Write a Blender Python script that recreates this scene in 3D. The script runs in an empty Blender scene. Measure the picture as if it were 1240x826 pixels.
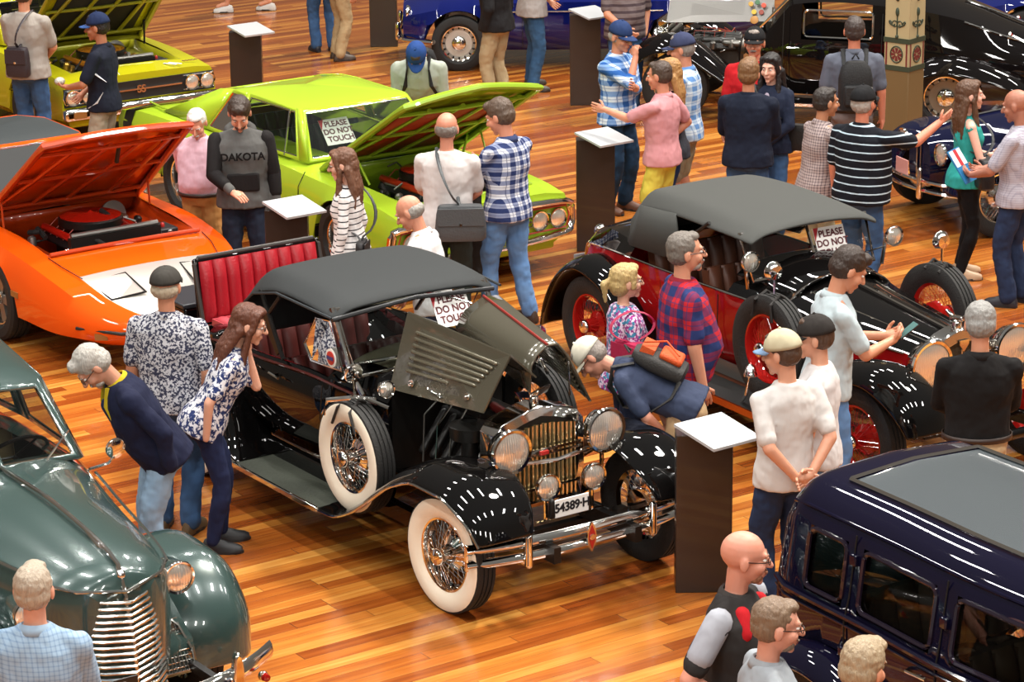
import bpy, bmesh, math, random
from mathutils import Vector, Matrix, Euler, noise
PI = math.pi
R = math.radians
random.seed(7)
V = Vector
scene = bpy.context.scene
col = scene.collection

# ------------------------------------------------------------------ camera
CAM_H, CAM_PITCH, CAM_ROLL, CAM_F = 6.3, R(16.8), R(-0.73), 3321.0
_fw = V((0, math.cos(CAM_PITCH), -math.sin(CAM_PITCH)))
_r0 = V((1, 0, 0)); _u0 = _r0.cross(_fw)
_rt = _r0 * math.cos(CAM_ROLL) + _u0 * math.sin(CAM_ROLL)
_up = -_r0 * math.sin(CAM_ROLL) + _u0 * math.cos(CAM_ROLL)
cd = bpy.data.cameras.new('camera'); cam = bpy.data.objects.new('camera', cd); col.objects.link(cam)
cd.sensor_width = 36; cd.lens = CAM_F / 1240 * 36; cd.clip_end = 300
m = Matrix.Identity(4)
for i in range(3):
    m[i][0] = _rt[i]; m[i][1] = _up[i]; m[i][2] = -_fw[i]
m[2][3] = CAM_H
cam.matrix_world = m
scene.camera = cam
scene.view_settings.view_transform = 'Standard'
scene.view_settings.look = 'None'
scene.view_settings.gamma = 1
scene.view_settings.use_curve_mapping = False
scene.view_settings.exposure = 0.25

# ------------------------------------------------------------------ light
world = bpy.data.worlds.new('hall_light'); scene.world = world; world.use_nodes = True
nt = world.node_tree; nt.nodes.clear()
wo = nt.nodes.new('ShaderNodeOutputWorld'); bg = nt.nodes.new('ShaderNodeBackground')
tc = nt.nodes.new('ShaderNodeTexCoord'); sx = nt.nodes.new('ShaderNodeSeparateXYZ'); cr = nt.nodes.new('ShaderNodeValToRGB')
nt.links.new(tc.outputs['Generated'], sx.inputs[0]); nt.links.new(sx.outputs['Z'], cr.inputs[0])
cr.color_ramp.elements[0].position = 0.0; cr.color_ramp.elements[0].color = (.30, .20, .13, 1)
cr.color_ramp.elements[1].position = 0.75; cr.color_ramp.elements[1].color = (.34, .33, .31, 1)
e = cr.color_ramp.elements.new(.3); e.color = (.24, .20, .16, 1)
nt.links.new(cr.outputs[0], bg.inputs[0]); nt.links.new(bg.outputs[0], wo.inputs[0])
bg.inputs[1].default_value = 0.5
HALL = R(34.5)          # the long axis of the hall: boards, cars and skylights all follow it
def area(name, loc, size, power, rot=(0, 0, 0), color=(1, 1, 1)):
    l = bpy.data.lights.new(name, 'AREA'); l.shape = 'RECTANGLE'; l.size, l.size_y = size; l.energy = power; l.color = color
    o = bpy.data.objects.new(name, l); o.location = loc; o.rotation_euler = rot; col.objects.link(o); return o
sd = bpy.data.lights.new('sun', 'SUN'); sd.energy = 2.6; sd.angle = R(6); sd.color = (1, .93, .82)
sun = bpy.data.objects.new('sun', sd); col.objects.link(sun)
sun.rotation_euler = V((.42, .30, .85)).to_track_quat('Z', 'Y').to_euler()
# rows of roof lights high above the hall
for i in range(6):
    for j in range(3):
        p = Matrix.Rotation(HALL, 3, 'Z') @ V((-9 + 5.2 * i, -2 + 9 * j, 0)) + V((2, 10, 15))
        area('skylight', p, (.5, 2.4), 520, (0, 0, HALL), (1, .97, .93))
for i in range(5):        # tall clerestory windows on the camera's side of the hall
    area('clerestory_window', (-12 + 6 * i, -6, 11), (1.0, 3.0), 420, (R(62), 0, 0), (1, .96, .9))

# ------------------------------------------------------------------ placing helpers
def G(px, py, z=0.0):
    """point at height z seen at the photograph's pixel (px, py)"""
    d = _fw * CAM_F + _rt * (px - 620) + _up * (413 - py)
    return V((0, 0, CAM_H)) + d * ((z - CAM_H) / d.z)

# ------------------------------------------------------------------ materials
MATS = {}
class NT:
    def __init__(s, name):
        s.m = bpy.data.materials.new(name); s.m.use_nodes = True; s.n = s.m.node_tree; s.b = s.n.nodes['Principled BSDF']
    def node(s, t, **kw):
        x = s.n.nodes.new('ShaderNode' + t)
        for k, v in kw.items(): setattr(x, k, v)
        return x
    def link(s, a, b): s.n.links.new(a, b)
    def put(s, a, b):
        if hasattr(a, 'is_output') or isinstance(a, bpy.types.NodeSocket): s.link(a, b)
        elif a is not None: b.default_value = a
    def math(s, op, a, b=None, c=None):
        x = s.node('Math', operation=op); s.put(a, x.inputs[0])
        if b is not None: s.put(b, x.inputs[1])
        if c is not None: s.put(c, x.inputs[2])
        return x.outputs[0]
    def mix(s, f, a, b):
        x = s.node('Mix', data_type='RGBA'); s.put(f, x.inputs[0])
        for v, i in ((a, 6), (b, 7)):
            s.put(v if isinstance(v, bpy.types.NodeSocket) else (*v, 1), x.inputs[i])
        return x.outputs[2]
    def xyz(s, which='Object'):
        t = s.node('TexCoord'); p = s.node('SeparateXYZ'); s.link(t.outputs[which], p.inputs[0]); return t.outputs[which], p.outputs
    def noise(s, vec, scale, detail=3, rough=.5):
        x = s.node('TexNoise'); x.inputs['Scale'].default_value = scale; x.inputs['Detail'].default_value = detail; x.inputs['Roughness'].default_value = rough
        if vec is not None: s.link(vec, x.inputs['Vector'])
        return x.outputs['Fac']
    def base(s, c): s.put(c if isinstance(c, bpy.types.NodeSocket) else (*c, 1), s.b.inputs['Base Color'])
    def bump(s, h, strength=.3, dist=.01):
        x = s.node('Bump'); x.inputs['Strength'].default_value = strength; x.inputs['Distance'].default_value = dist
        s.link(h, x.inputs['Height']); s.link(x.outputs[0], s.b.inputs['Normal'])
    def set(s, **k):
        for a, v in k.items(): s.b.inputs[a.replace('_', ' ')].default_value = v
def lin(c):
    if isinstance(c, str): c = tuple(int(c[i:i+2], 16) / 255 for i in (0, 2, 4))
    return tuple(x / 12.92 if x <= .04045 else ((x + .055) / 1.055) ** 2.4 for x in c)
def mat(name, c, rough=.5, metal=0, coat=0, bump=None, **k):
    """plain material; c is an sRGB hex; bump = (scale, strength)"""
    if name in MATS: return MATS[name]
    n = NT(name); n.base(lin(c)); n.set(Roughness=rough, Metallic=metal, Coat_Weight=coat, Coat_Roughness=.03)
    if coat >= 1 and metal < .1: n.set(Specular_IOR_Level=0.0)
    if k: n.set(**k)
    if bump:
        v, _ = n.xyz(); n.bump(n.noise(v, bump[0], 4), bump[1], .02)
    MATS[name] = n.m; return n.m
def paint(name, c, metal=0., rough=.28, flake=0):
    return mat(name, c, rough, metal, 1.0)
chrome = mat('chrome', 'e4e2de', .07, 1)
black_paint = paint('black_paint', '090808')
black_cloth = mat('black_canvas', '1b1f20', .75, bump=(260, .25))
rubber = mat('tyre_rubber', '151311', .75, bump=(90, .3))
dark = mat('dark_metal', '161412', .45, .3)
engine_m = mat('engine_black', '151413', .4, .2)
steel = mat('bare_steel', '8d8b86', .35, .9)
red_leather = mat('red_leather', '9c1420', .38, bump=(60, .15))
glassm = NT('window_glass'); glassm.set(Roughness=.02, IOR=1.3, Transmission_Weight=1.0); glassm.base((.86, .9, .88)); GLASS = glassm.m
gl = NT('window_pane')          # thin pane: mostly see-through, reflects at grazing angles
gl.n.nodes.remove(gl.b)
_t = gl.node('BsdfTransparent'); _t.inputs[0].default_value = (.72, .76, .74, 1); _g = gl.node('BsdfGlossy'); _g.inputs['Roughness'].default_value = .02
_f = gl.node('Fresnel'); _f.inputs[0].default_value = 1.5; _x = gl.node('MixShader')
gl.link(_f.outputs[0], _x.inputs[0]); gl.link(_t.outputs[0], _x.inputs[1]); gl.link(_g.outputs[0], _x.inputs[2])
gl.link(_x.outputs[0], gl.n.nodes['Material Output'].inputs[0]); PANE = gl.m
def lens_mat():
    if 'lamp_lens' in MATS: return MATS['lamp_lens']
    n = NT('lamp_lens'); v, p = n.xyz()
    w = n.node('TexWave', wave_type='BANDS', bands_direction='Y'); w.inputs['Scale'].default_value = 20; w.inputs['Distortion'].default_value = 1.5; n.link(v, w.inputs[0])
    n.base((.86, .83, .74)); n.set(Roughness=.12, Metallic=.7, Coat_Weight=1); n.bump(w.outputs['Fac'], .18, .01)
    MATS['lamp_lens'] = n.m; return n.m
LENS = lens_mat()

# ------------------------------------------------------------------ mesh builder
def frame(axis, hint=None):
    a = V(axis).normalized(); h = V(hint) if hint else (V((0, 0, 1)) if abs(a.z) < .9 else V((1, 0, 0)))
    x = h.cross(a).normalized(); y = a.cross(x); return x, y, a
class MB:
    def __init__(s): s.v = []; s.f = []; s.mi = []; s.cur = 0; s.X = None
    def m(s, i): s.cur = i; return s
    def add(s, vs, fs):
        n = len(s.v)
        s.v += [V(p) if s.X is None else s.X @ V(p) for p in vs]
        for f in fs: s.f.append([i + n for i in f]); s.mi.append(s.cur)
        return s
    def grid(s, rows, cu=False, cv=False, skip=None, cap=False):
        """rows of equal point lists; cv closes each row, cu closes the set of rows"""
        a, b = len(rows), len(rows[0]); vs = [p for r in rows for p in r]; fs = []
        for i in range(a if cu else a - 1):
            for j in range(b if cv else b - 1):
                if skip and skip(i, j): continue
                i2, j2 = (i + 1) % a, (j + 1) % b
                fs.append([i * b + j, i * b + j2, i2 * b + j2, i2 * b + j])
        if cap: fs.append(list(range(b))[::-1]); fs.append([(a - 1) * b + j for j in range(b)])
        return s.add(vs, fs)
    def cap(s, p0, p1, r0, r1=None, seg=12, hemi=3):
        r1 = r0 if r1 is None else r1; p0, p1 = V(p0), V(p1)
        if (p1 - p0).length < 1e-6: p1 = p0 + V((0, 0, 1e-4))
        x, y, a = frame(p1 - p0); rows = []
        for k in range(hemi + 1):
            t = PI / 2 * (1 - k / hemi); t = min(t, PI / 2 - .05); rows.append((p0 - a * math.sin(t) * r0, math.cos(t) * r0))
        for k in range(hemi + 1):
            t = min(PI / 2 * k / hemi, PI / 2 - .05); rows.append((p1 + a * math.sin(t) * r1, math.cos(t) * r1))
        return s.grid([[c + x * math.cos(2 * PI * j / seg) * r + y * math.sin(2 * PI * j / seg) * r for j in range(seg)] for c, r in rows], cv=True, cap=True)
    def ell(s, c, r, rot=None, seg=16, rings=10, zmin=-1, zmax=1):
        c = V(c); r = (r, r, r) if isinstance(r, (int, float)) else r; rows = []
        a0, a1 = math.asin(zmin), math.asin(zmax)
        if zmin <= -1: a0 += .06
        if zmax >= 1: a1 -= .06
        for i in range(rings + 1):
            t = a0 + (a1 - a0) * i / rings; z = math.sin(t); q = math.cos(t); row = []
            for j in range(seg):
                p = V((math.cos(2 * PI * j / seg) * q * r[0], math.sin(2 * PI * j / seg) * q * r[1], z * r[2]))
                row.append(c + (rot @ p if rot else p))
            rows.append(row)
        return s.grid(rows, cv=True, cap=True)
    def box(s, c, sz, rot=None):
        c = V(c); h = [k / 2 for k in sz]; vs = []
        for z in (-1, 1):
            for x, y in ((-1, -1), (1, -1), (1, 1), (-1, 1)):
                p = V((x * h[0], y * h[1], z * h[2])); vs.append(c + (rot @ p if rot else p))
        return s.add(vs, [[3, 2, 1, 0], [4, 5, 6, 7], [0, 1, 5, 4], [1, 2, 6, 5], [2, 3, 7, 6], [3, 0, 4, 7]])
    def tube(s, path, r, seg=8, closed=False, flat=1.0, hint=None):
        P = [V(p) for p in path]; n = len(P); rows = []
        for i, p in enumerate(P):
            a = P[(i + 1) % n] - P[i - 1] if closed else P[min(i + 1, n - 1)] - P[max(i - 1, 0)]
            x, y, _ = frame(a, hint); rr = r[i] if isinstance(r, (list, tuple)) else r
            rows.append([p + x * math.cos(2 * PI * j / seg) * rr + y * math.sin(2 * PI * j / seg) * rr * flat for j in range(seg)])
        return s.grid(rows, cu=closed, cv=True, cap=not closed)
    def lathe(s, prof, o, axis, seg=24, cap=False):
        x, y, a = frame(axis); o = V(o)
        return s.grid([[o + a * h + x * math.cos(2 * PI * j / seg) * r + y * math.sin(2 * PI * j / seg) * r for j in range(seg)] for r, h in prof], cv=True, cap=cap)
    def disc(s, o, axis, r, t=.01, seg=24):
        return s.lathe([(r * .9, -t / 2), (r, -t / 4), (r, t / 4), (r * .9, t / 2)], o, axis, seg, True)
    def prism(s, poly, o, ux, uy, depth):
        """closed polygon in the plane (ux, uy) at o, extruded by vector depth"""
        o, ux, uy, d = V(o), V(ux), V(uy), V(depth); n = len(poly)
        a = [o + ux * p[0] + uy * p[1] for p in poly]
        return s.add(a + [p + d for p in a], [list(range(n))[::-1], list(range(n, 2 * n))] + [[i, (i + 1) % n, (i + 1) % n + n, i + n] for i in range(n)])
    def mirror(s):
        n = len(s.v); s.v += [V((p.x, -p.y, p.z)) for p in s.v[:n]]
        for f, k in list(zip(s.f, s.mi)): s.f.append([i + n for i in f][::-1]); s.mi.append(k)
        return s
    def mesh(s, name, mats, smooth=True):
        me = bpy.data.meshes.new(name); me.from_pydata([tuple(p) for p in s.v], [], s.f)
        for x in (mats if isinstance(mats, (list, tuple)) else [mats]): me.materials.append(x)
        for p, k in zip(me.polygons, s.mi): p.material_index = k
        bm = bmesh.new(); bm.from_mesh(me); bmesh.ops.recalc_face_normals(bm, faces=bm.faces); bm.to_mesh(me); bm.free()
        if smooth:
            for p in me.polygons: p.use_smooth = True
            me.set_sharp_from_angle(angle=R(38))
        me.update(); return me
    def build(s, name, mats, parent=None, smooth=True, sub=0, solid=0, bevel=0, loc=None):
        o = bpy.data.objects.new(name, s.mesh(name, mats, smooth)); col.objects.link(o)
        if parent: o.parent = parent
        if loc: o.location = loc
        if solid: k = o.modifiers.new('s', 'SOLIDIFY'); k.thickness = solid; k.offset = 0
        if bevel: k = o.modifiers.new('b', 'BEVEL'); k.width = bevel; k.segments = 2; k.limit_method = 'ANGLE'
        if sub: k = o.modifiers.new('u', 'SUBSURF'); k.levels = k.render_levels = sub
        return o
def tag(o, label=None, cat=None, group=None, kind=None):
    if label: o['label'] = label
    if cat: o['category'] = cat
    if group: o['group'] = group
    if kind: o['kind'] = kind
    return o
def empty(name, loc=(0, 0, 0), rz=0., label=None, cat=None, group=None):
    o = bpy.data.objects.new(name, None); o.location = loc; o.rotation_euler = (0, 0, rz); o.empty_display_size = .1; col.objects.link(o)
    return tag(o, label, cat, group)
def textobj(name, body, size, mt, parent, mtx, extrude=.001, align='CENTER', spacing=1.0, cut=None):
    c = bpy.data.curves.new(name, 'FONT'); c.body = body; c.size = size; c.extrude = extrude; c.align_x = align; c.align_y = 'CENTER'; c.space_line = 1.0; c.space_character = spacing
    c.resolution_u = 3; c.offset = .0015 * size / .05
    t = bpy.data.objects.new(name, c); col.objects.link(t)
    dg = bpy.context.evaluated_depsgraph_get(); me = bpy.data.meshes.new_from_object(t.evaluated_get(dg)); bpy.data.objects.remove(t)
    me.transform(mtx); me.materials.clear(); me.materials.append(mt)
    o = bpy.data.objects.new(name, me); col.objects.link(o)
    if parent: o.parent = parent
    return o
def copy_tree(o, parent=None):
    c = o.copy(); col.objects.link(c); c.parent = parent
    for ch in list(o.children): copy_tree(ch, c)
    return c
def spline(keys, x, order=1):
    """keys: sorted [(x, value-list)]; smooth Catmull-Rom style interpolation of every value"""
    n = len(keys)
    if x <= keys[0][0]: return list(keys[0][1])
    if x >= keys[-1][0]: return list(keys[-1][1])
    i = max(k for k in range(n - 1) if keys[k][0] <= x)
    x0, x1 = keys[i][0], keys[i + 1][0]; t = (x - x0) / (x1 - x0); out = []
    for c in range(len(keys[0][1])):
        a, b = keys[i][1][c], keys[i + 1][1][c]
        def sl(k):
            if k <= 0 or k >= n - 1: return None
            d0 = (keys[k][1][c] - keys[k - 1][1][c]) / (keys[k][0] - keys[k - 1][0]); d1 = (keys[k + 1][1][c] - keys[k][1][c]) / (keys[k + 1][0] - keys[k][0])
            return 0 if d0 * d1 <= 0 else 2 * d0 * d1 / (d0 + d1)
        dd = (b - a) / (x1 - x0); ma = sl(i); mb = sl(i + 1)
        ma = dd if ma is None else ma; mb = dd if mb is None else mb; h = x1 - x0
        out.append((2*t**3 - 3*t*t + 1) * a + (t**3 - 2*t*t + t) * h * ma + (-2*t**3 + 3*t*t) * b + (t**3 - t*t) * h * mb)
    return out

# ------------------------------------------------------------------ floor and pillar
def floor_mat():
    n = NT('polished_floorboards'); v, p = n.xyz()
    W_, L_ = .105, 1.9
    ca, sa = math.cos(HALL), math.sin(HALL)
    u = n.math('ADD', n.math('MULTIPLY', p['X'], ca), n.math('MULTIPLY', p['Y'], sa))
    w = n.math('SUBTRACT', n.math('MULTIPLY', p['Y'], ca), n.math('MULTIPLY', p['X'], sa))
    row = n.math('FLOOR', n.math('DIVIDE', w, W_))
    wn = n.node('TexWhiteNoise', noise_dimensions='1D'); n.link(row, wn.inputs['W'])
    uu = n.math('ADD', n.math('DIVIDE', u, L_), n.math('MULTIPLY', wn.outputs['Value'], 7.3))
    cell = n.math('FLOOR', uu)
    cx = n.node('CombineXYZ'); n.link(row, cx.inputs[0]); n.link(cell, cx.inputs[1])
    wc = n.node('TexWhiteNoise', noise_dimensions='2D'); n.link(cx.outputs[0], wc.inputs['Vector'])
    gx = n.node('CombineXYZ'); n.link(n.math('MULTIPLY', u, 1.3), gx.inputs[0]); n.link(n.math('MULTIPLY', w, 26), gx.inputs[1]); n.link(n.math('MULTIPLY', wc.outputs['Value'], 40), gx.inputs[2])
    grain = n.noise(gx.outputs[0], 1.0, 5, .6)
    tone = n.math('ADD', n.math('MULTIPLY', wc.outputs['Value'], .55), n.math('MULTIPLY', grain, .6))
    r = n.node('ValToRGB'); n.link(tone, r.inputs[0]); cr = r.color_ramp
    cols = [(0, '4a1c09'), (.25, '75340f'), (.5, '964f1b'), (.72, 'b06d2a'), (.95, 'cc9448')]
    cr.elements[0].position = 0; cr.elements[0].color = (*lin(cols[0][1]), 1); cr.elements[1].position = .95; cr.elements[1].color = (*lin(cols[-1][1]), 1)
    for q, c in cols[1:-1]: e = cr.elements.new(q); e.color = (*lin(c), 1)
    fr = n.math('FRACT', n.math('DIVIDE', w, W_)); gap = n.math('GREATER_THAN', n.math('ABSOLUTE', n.math('SUBTRACT', fr, .5)), .483)
    fr2 = n.math('FRACT', uu); gap2 = n.math('GREATER_THAN', n.math('ABSOLUTE', n.math('SUBTRACT', fr2, .5)), .4985)
    g = n.math('MAXIMUM', gap, gap2)
    n.base(n.mix(n.math('MULTIPLY', g, .6), r.outputs[0], (.05, .018, .008)))
    n.set(Roughness=.23, Coat_Weight=.35, Coat_Roughness=.12)
    rr = n.noise(gx.outputs[0], .6, 2); n.link(n.math('MULTIPLY_ADD', rr, .14, .17), n.b.inputs['Roughness'])
    n.bump(n.math('SUBTRACT', 1, g), .15, .002)
    return n.m
fl = MB().add([(-30, -2, 0), (30, -2, 0), (30, 60, 0), (-30, 60, 0)], [[0, 1, 2, 3]]).build('floor', floor_mat(), smooth=False)
tag(fl, kind='structure')
# ------------------------------------------------------------------ people
def cloth(name, c, kind=None, c2=None, scale=1.0, c3=None, rough=.85):
    key = 'cloth_' + name
    if key in MATS: return MATS[key]
    n = NT(key); v, p = n.xyz(); c = lin(c); n.set(Roughness=rough, Specular_IOR_Level=.2)
    def band(s, f, w, off=0.0): return n.math('LESS_THAN', n.math('FRACT', n.math('ADD', n.math('MULTIPLY', s, f), off)), w)
    if kind is None:
        w = n.noise(v, 9, 3); base = n.mix(n.math('MULTIPLY', w, .35), c, tuple(k * .72 for k in c))
    elif kind == 'denim':
        w = n.noise(v, 7, 4); base = n.mix(w, c, lin(c2))
    elif kind == 'hstripe':
        base = n.mix(band(p['Z'], 1 / scale, c3 if isinstance(c3, float) else .22), c, lin(c2))
        if isinstance(c3, str): base = n.mix(band(p['Z'], 1 / scale, .16, .5), base, lin(c3))
    elif kind in ('plaid', 'check'):
        u = n.math('ADD', n.math('MULTIPLY', p['X'], .86), n.math('MULTIPLY', p['Y'], .5))
        a = band(u, 1 / scale, .5 if kind == 'plaid' else .3); b = band(p['Z'], 1 / scale, .5 if kind == 'plaid' else .3)
        k = n.math('MULTIPLY', n.math('ADD', a, b), .5); r = n.node('ValToRGB'); r.color_ramp.interpolation = 'CONSTANT'; n.link(k, r.inputs[0])
        e = r.color_ramp.elements; c3_ = lin(c3) if c3 else tuple((x + y) / 2 for x, y in zip(c, lin(c2)))
        e[0].position = 0; e[0].color = (*c, 1); e[1].position = .9; e[1].color = (*lin(c2), 1); q = e.new(.4); q.color = (*c3_, 1)
        base = r.outputs[0]
        if kind == 'plaid':
            th = n.math('MAXIMUM', band(u, 1 / scale, .06, .28), band(p['Z'], 1 / scale, .06, .28)); base = n.mix(n.math('MULTIPLY', th, .6), base, lin(c2))
    elif kind in ('floral', 'speckle'):
        x = n.noise(v, scale, 2 if kind == 'speckle' else 3, .6); r = n.node('ValToRGB'); n.link(x, r.inputs[0]); e = r.color_ramp.elements
        e[0].position = .47; e[0].color = (*c, 1); e[1].position = .53; e[1].color = (*lin(c2), 1); base = r.outputs[0]
        if c3:
            y = n.noise(v, scale * .6, 1); base = n.mix(n.math('GREATER_THAN', y, .56), base, lin(c3))
    n.base(base); mp = n.node('Mapping'); mp.inputs['Rotation'].default_value = (.5, .3, 0); mp.inputs['Scale'].default_value = (1, 1, .38); n.link(v, mp.inputs[0]); f = n.noise(mp.outputs[0], 11, 2, .5); n.bump(f, .5, .035)
    MATS[key] = n.m; return n.m
def skinm(c='c98d6e'):
    k = 'skin_' + c
    if k in MATS: return MATS[k]
    n = NT(k); v, p = n.xyz(); w = n.noise(v, 22, 3); a = lin(c); n.base(n.mix(n.math('MULTIPLY', w, .5), a, (a[0] * .86, a[1] * .68, a[2] * .62)))
    n.set(Roughness=.5, Subsurface_Weight=.08, Subsurface_Radius=(.02, .008, .004)); n.bump(n.noise(v, 160, 2), .08, .004)
    MATS[k] = n.m; return n.m
def hairm(c):
    k = 'hair_' + c
    if k in MATS: return MATS[k]
    n = NT(k); v, p = n.xyz(); a = lin(c)
    mp = n.node('Mapping'); mp.inputs['Scale'].default_value = (90, 90, 10); n.link(v, mp.inputs[0]); w = n.noise(mp.outputs[0], 1, 4, .6)
    n.base(n.mix(w, tuple(x * .5 for x in a), tuple(min(1, x * 1.35) for x in a))); n.set(Roughness=.5); n.bump(w, .9, .01)
    MATS[k] = n.m; return n.m
_cloud = bpy.data.textures.new('folds', 'CLOUDS'); _cloud.noise_scale = .13; _cloud.noise_depth = 2
_tuft = bpy.data.textures.new('tufts', 'CLOUDS'); _tuft.noise_scale = .022; _tuft.noise_depth = 2
def bake(mb, name, mats, voxel, smooth=3, disp=0, tex=None, extra=None):
    """fuse the overlapping volumes of mb into one continuous skin, then add loose-jointed extras (fingers) to the same mesh"""
    me = mb.mesh('tmp', [], False); o = bpy.data.objects.new('tmp', me); col.objects.link(o)
    k = o.modifiers.new('r', 'REMESH'); k.mode = 'VOXEL'; k.voxel_size = voxel; k.use_smooth_shade = True
    if smooth: k = o.modifiers.new('s', 'SMOOTH'); k.factor = .5; k.iterations = smooth
    if disp: k = o.modifiers.new('d', 'DISPLACE'); k.texture = tex or _cloud; k.strength = disp; k.mid_level = .5
    out = bpy.data.meshes.new_from_object(o.evaluated_get(bpy.context.evaluated_depsgraph_get()))
    bpy.data.objects.remove(o); bpy.data.meshes.remove(me)
    if extra:
        bm = bmesh.new(); bm.from_mesh(out); e = extra.mesh('x', []); bm.from_mesh(e); bm.to_mesh(out); bm.free(); bpy.data.meshes.remove(e)
    out.name = name; out.materials.clear(); out.materials.append(mats)
    for p in out.polygons: p.use_smooth = True
    return out
def link(name, me, parent):
    o = bpy.data.objects.new(name, me); col.objects.link(o); o.parent = parent; return o
def ik(a, t, l1, l2, pole):
    a, t = V(a), V(t); d = t - a; L = min(d.length, (l1 + l2) * .995); d = d.normalized()
    x = (l1 * l1 - l2 * l2 + L * L) / (2 * L); h = math.sqrt(max(l1 * l1 - x * x, 0)); q = V(pole); q = (q - d * q.dot(d))
    q = q.normalized() if q.length > 1e-4 else V((0, -1, 0))
    return a + d * x + q * h, a + d * L
def hand(sk, ex, w, fdir, palm, side, curl=.5):
    """palm fused with the forearm; five fingers rooted inside the palm. fdir: pointing direction, palm: way the palm faces"""
    f = V(fdir).normalized(); n = V(palm); n = (n - f * n.dot(f)); n = n.normalized() if n.length > 1e-3 else frame(f)[0]; s = f.cross(n) * side
    rot = Matrix((s, f, n)).transposed()
    sk.ell(w + f * .045, (.042, .052, .018), rot); sk.cap(w - f * .01, w + f * .03, .026, .028)
    for k, (o, L) in enumerate(((-.031, .062), (-.0105, .073), (.0105, .078), (.031, .070))):
        b = w + f * .075 + s * o; a1 = curl * .7; a2 = curl * 1.5
        d1 = f * math.cos(a1) + n * math.sin(a1) + s * o * 2.5; d2 = f * math.cos(a2) + n * math.sin(a2)
        m1 = b + d1 * L * .5; ex.cap(b - f * .02, m1, .0098, .009, 8, 2); ex.cap(m1, m1 + d2 * L * .52, .009, .0075, 8, 2)
    b = w + f * .025 + s * .03; d1 = (s * .75 + f * .6 + n * .35).normalized(); m1 = b + d1 * .04
    ex.cap(b, m1, .0125, .0105, 8, 2); ex.cap(m1, m1 + (f * .85 + s * .15 + n * .4 * (1 + curl)).normalized() * .032, .0105, .0085, 8, 2)
ARMS = {'down': ((.27, .06, .80), (.6, -1, 0)), 'back': ((.05, -.19, .93), (1, -.4, 0)), 'lowfront': ((.06, .24, .96), (1, -.3, -.2)),
        'phone': ((.06, .36, 1.18), (.6, -.3, -1)), 'hip': ((.20, .05, .99), (1, -.7, 0)), 'pocket': ((.22, .03, .86), (.8, -1, 0)),
        'crossed': ((-.10, .25, 1.2), (.5, 0, -1)), 'chin': ((.03, .22, 1.46), (.3, .3, -1)), 'point': ((.25, .42, 1.25), (.5, -.2, -1)),
        'out': ((.44, .44, 1.44), (.2, -.2, -1)), 'book': ((.12, .34, 1.05), (.8, -.3, -.6))}
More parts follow.
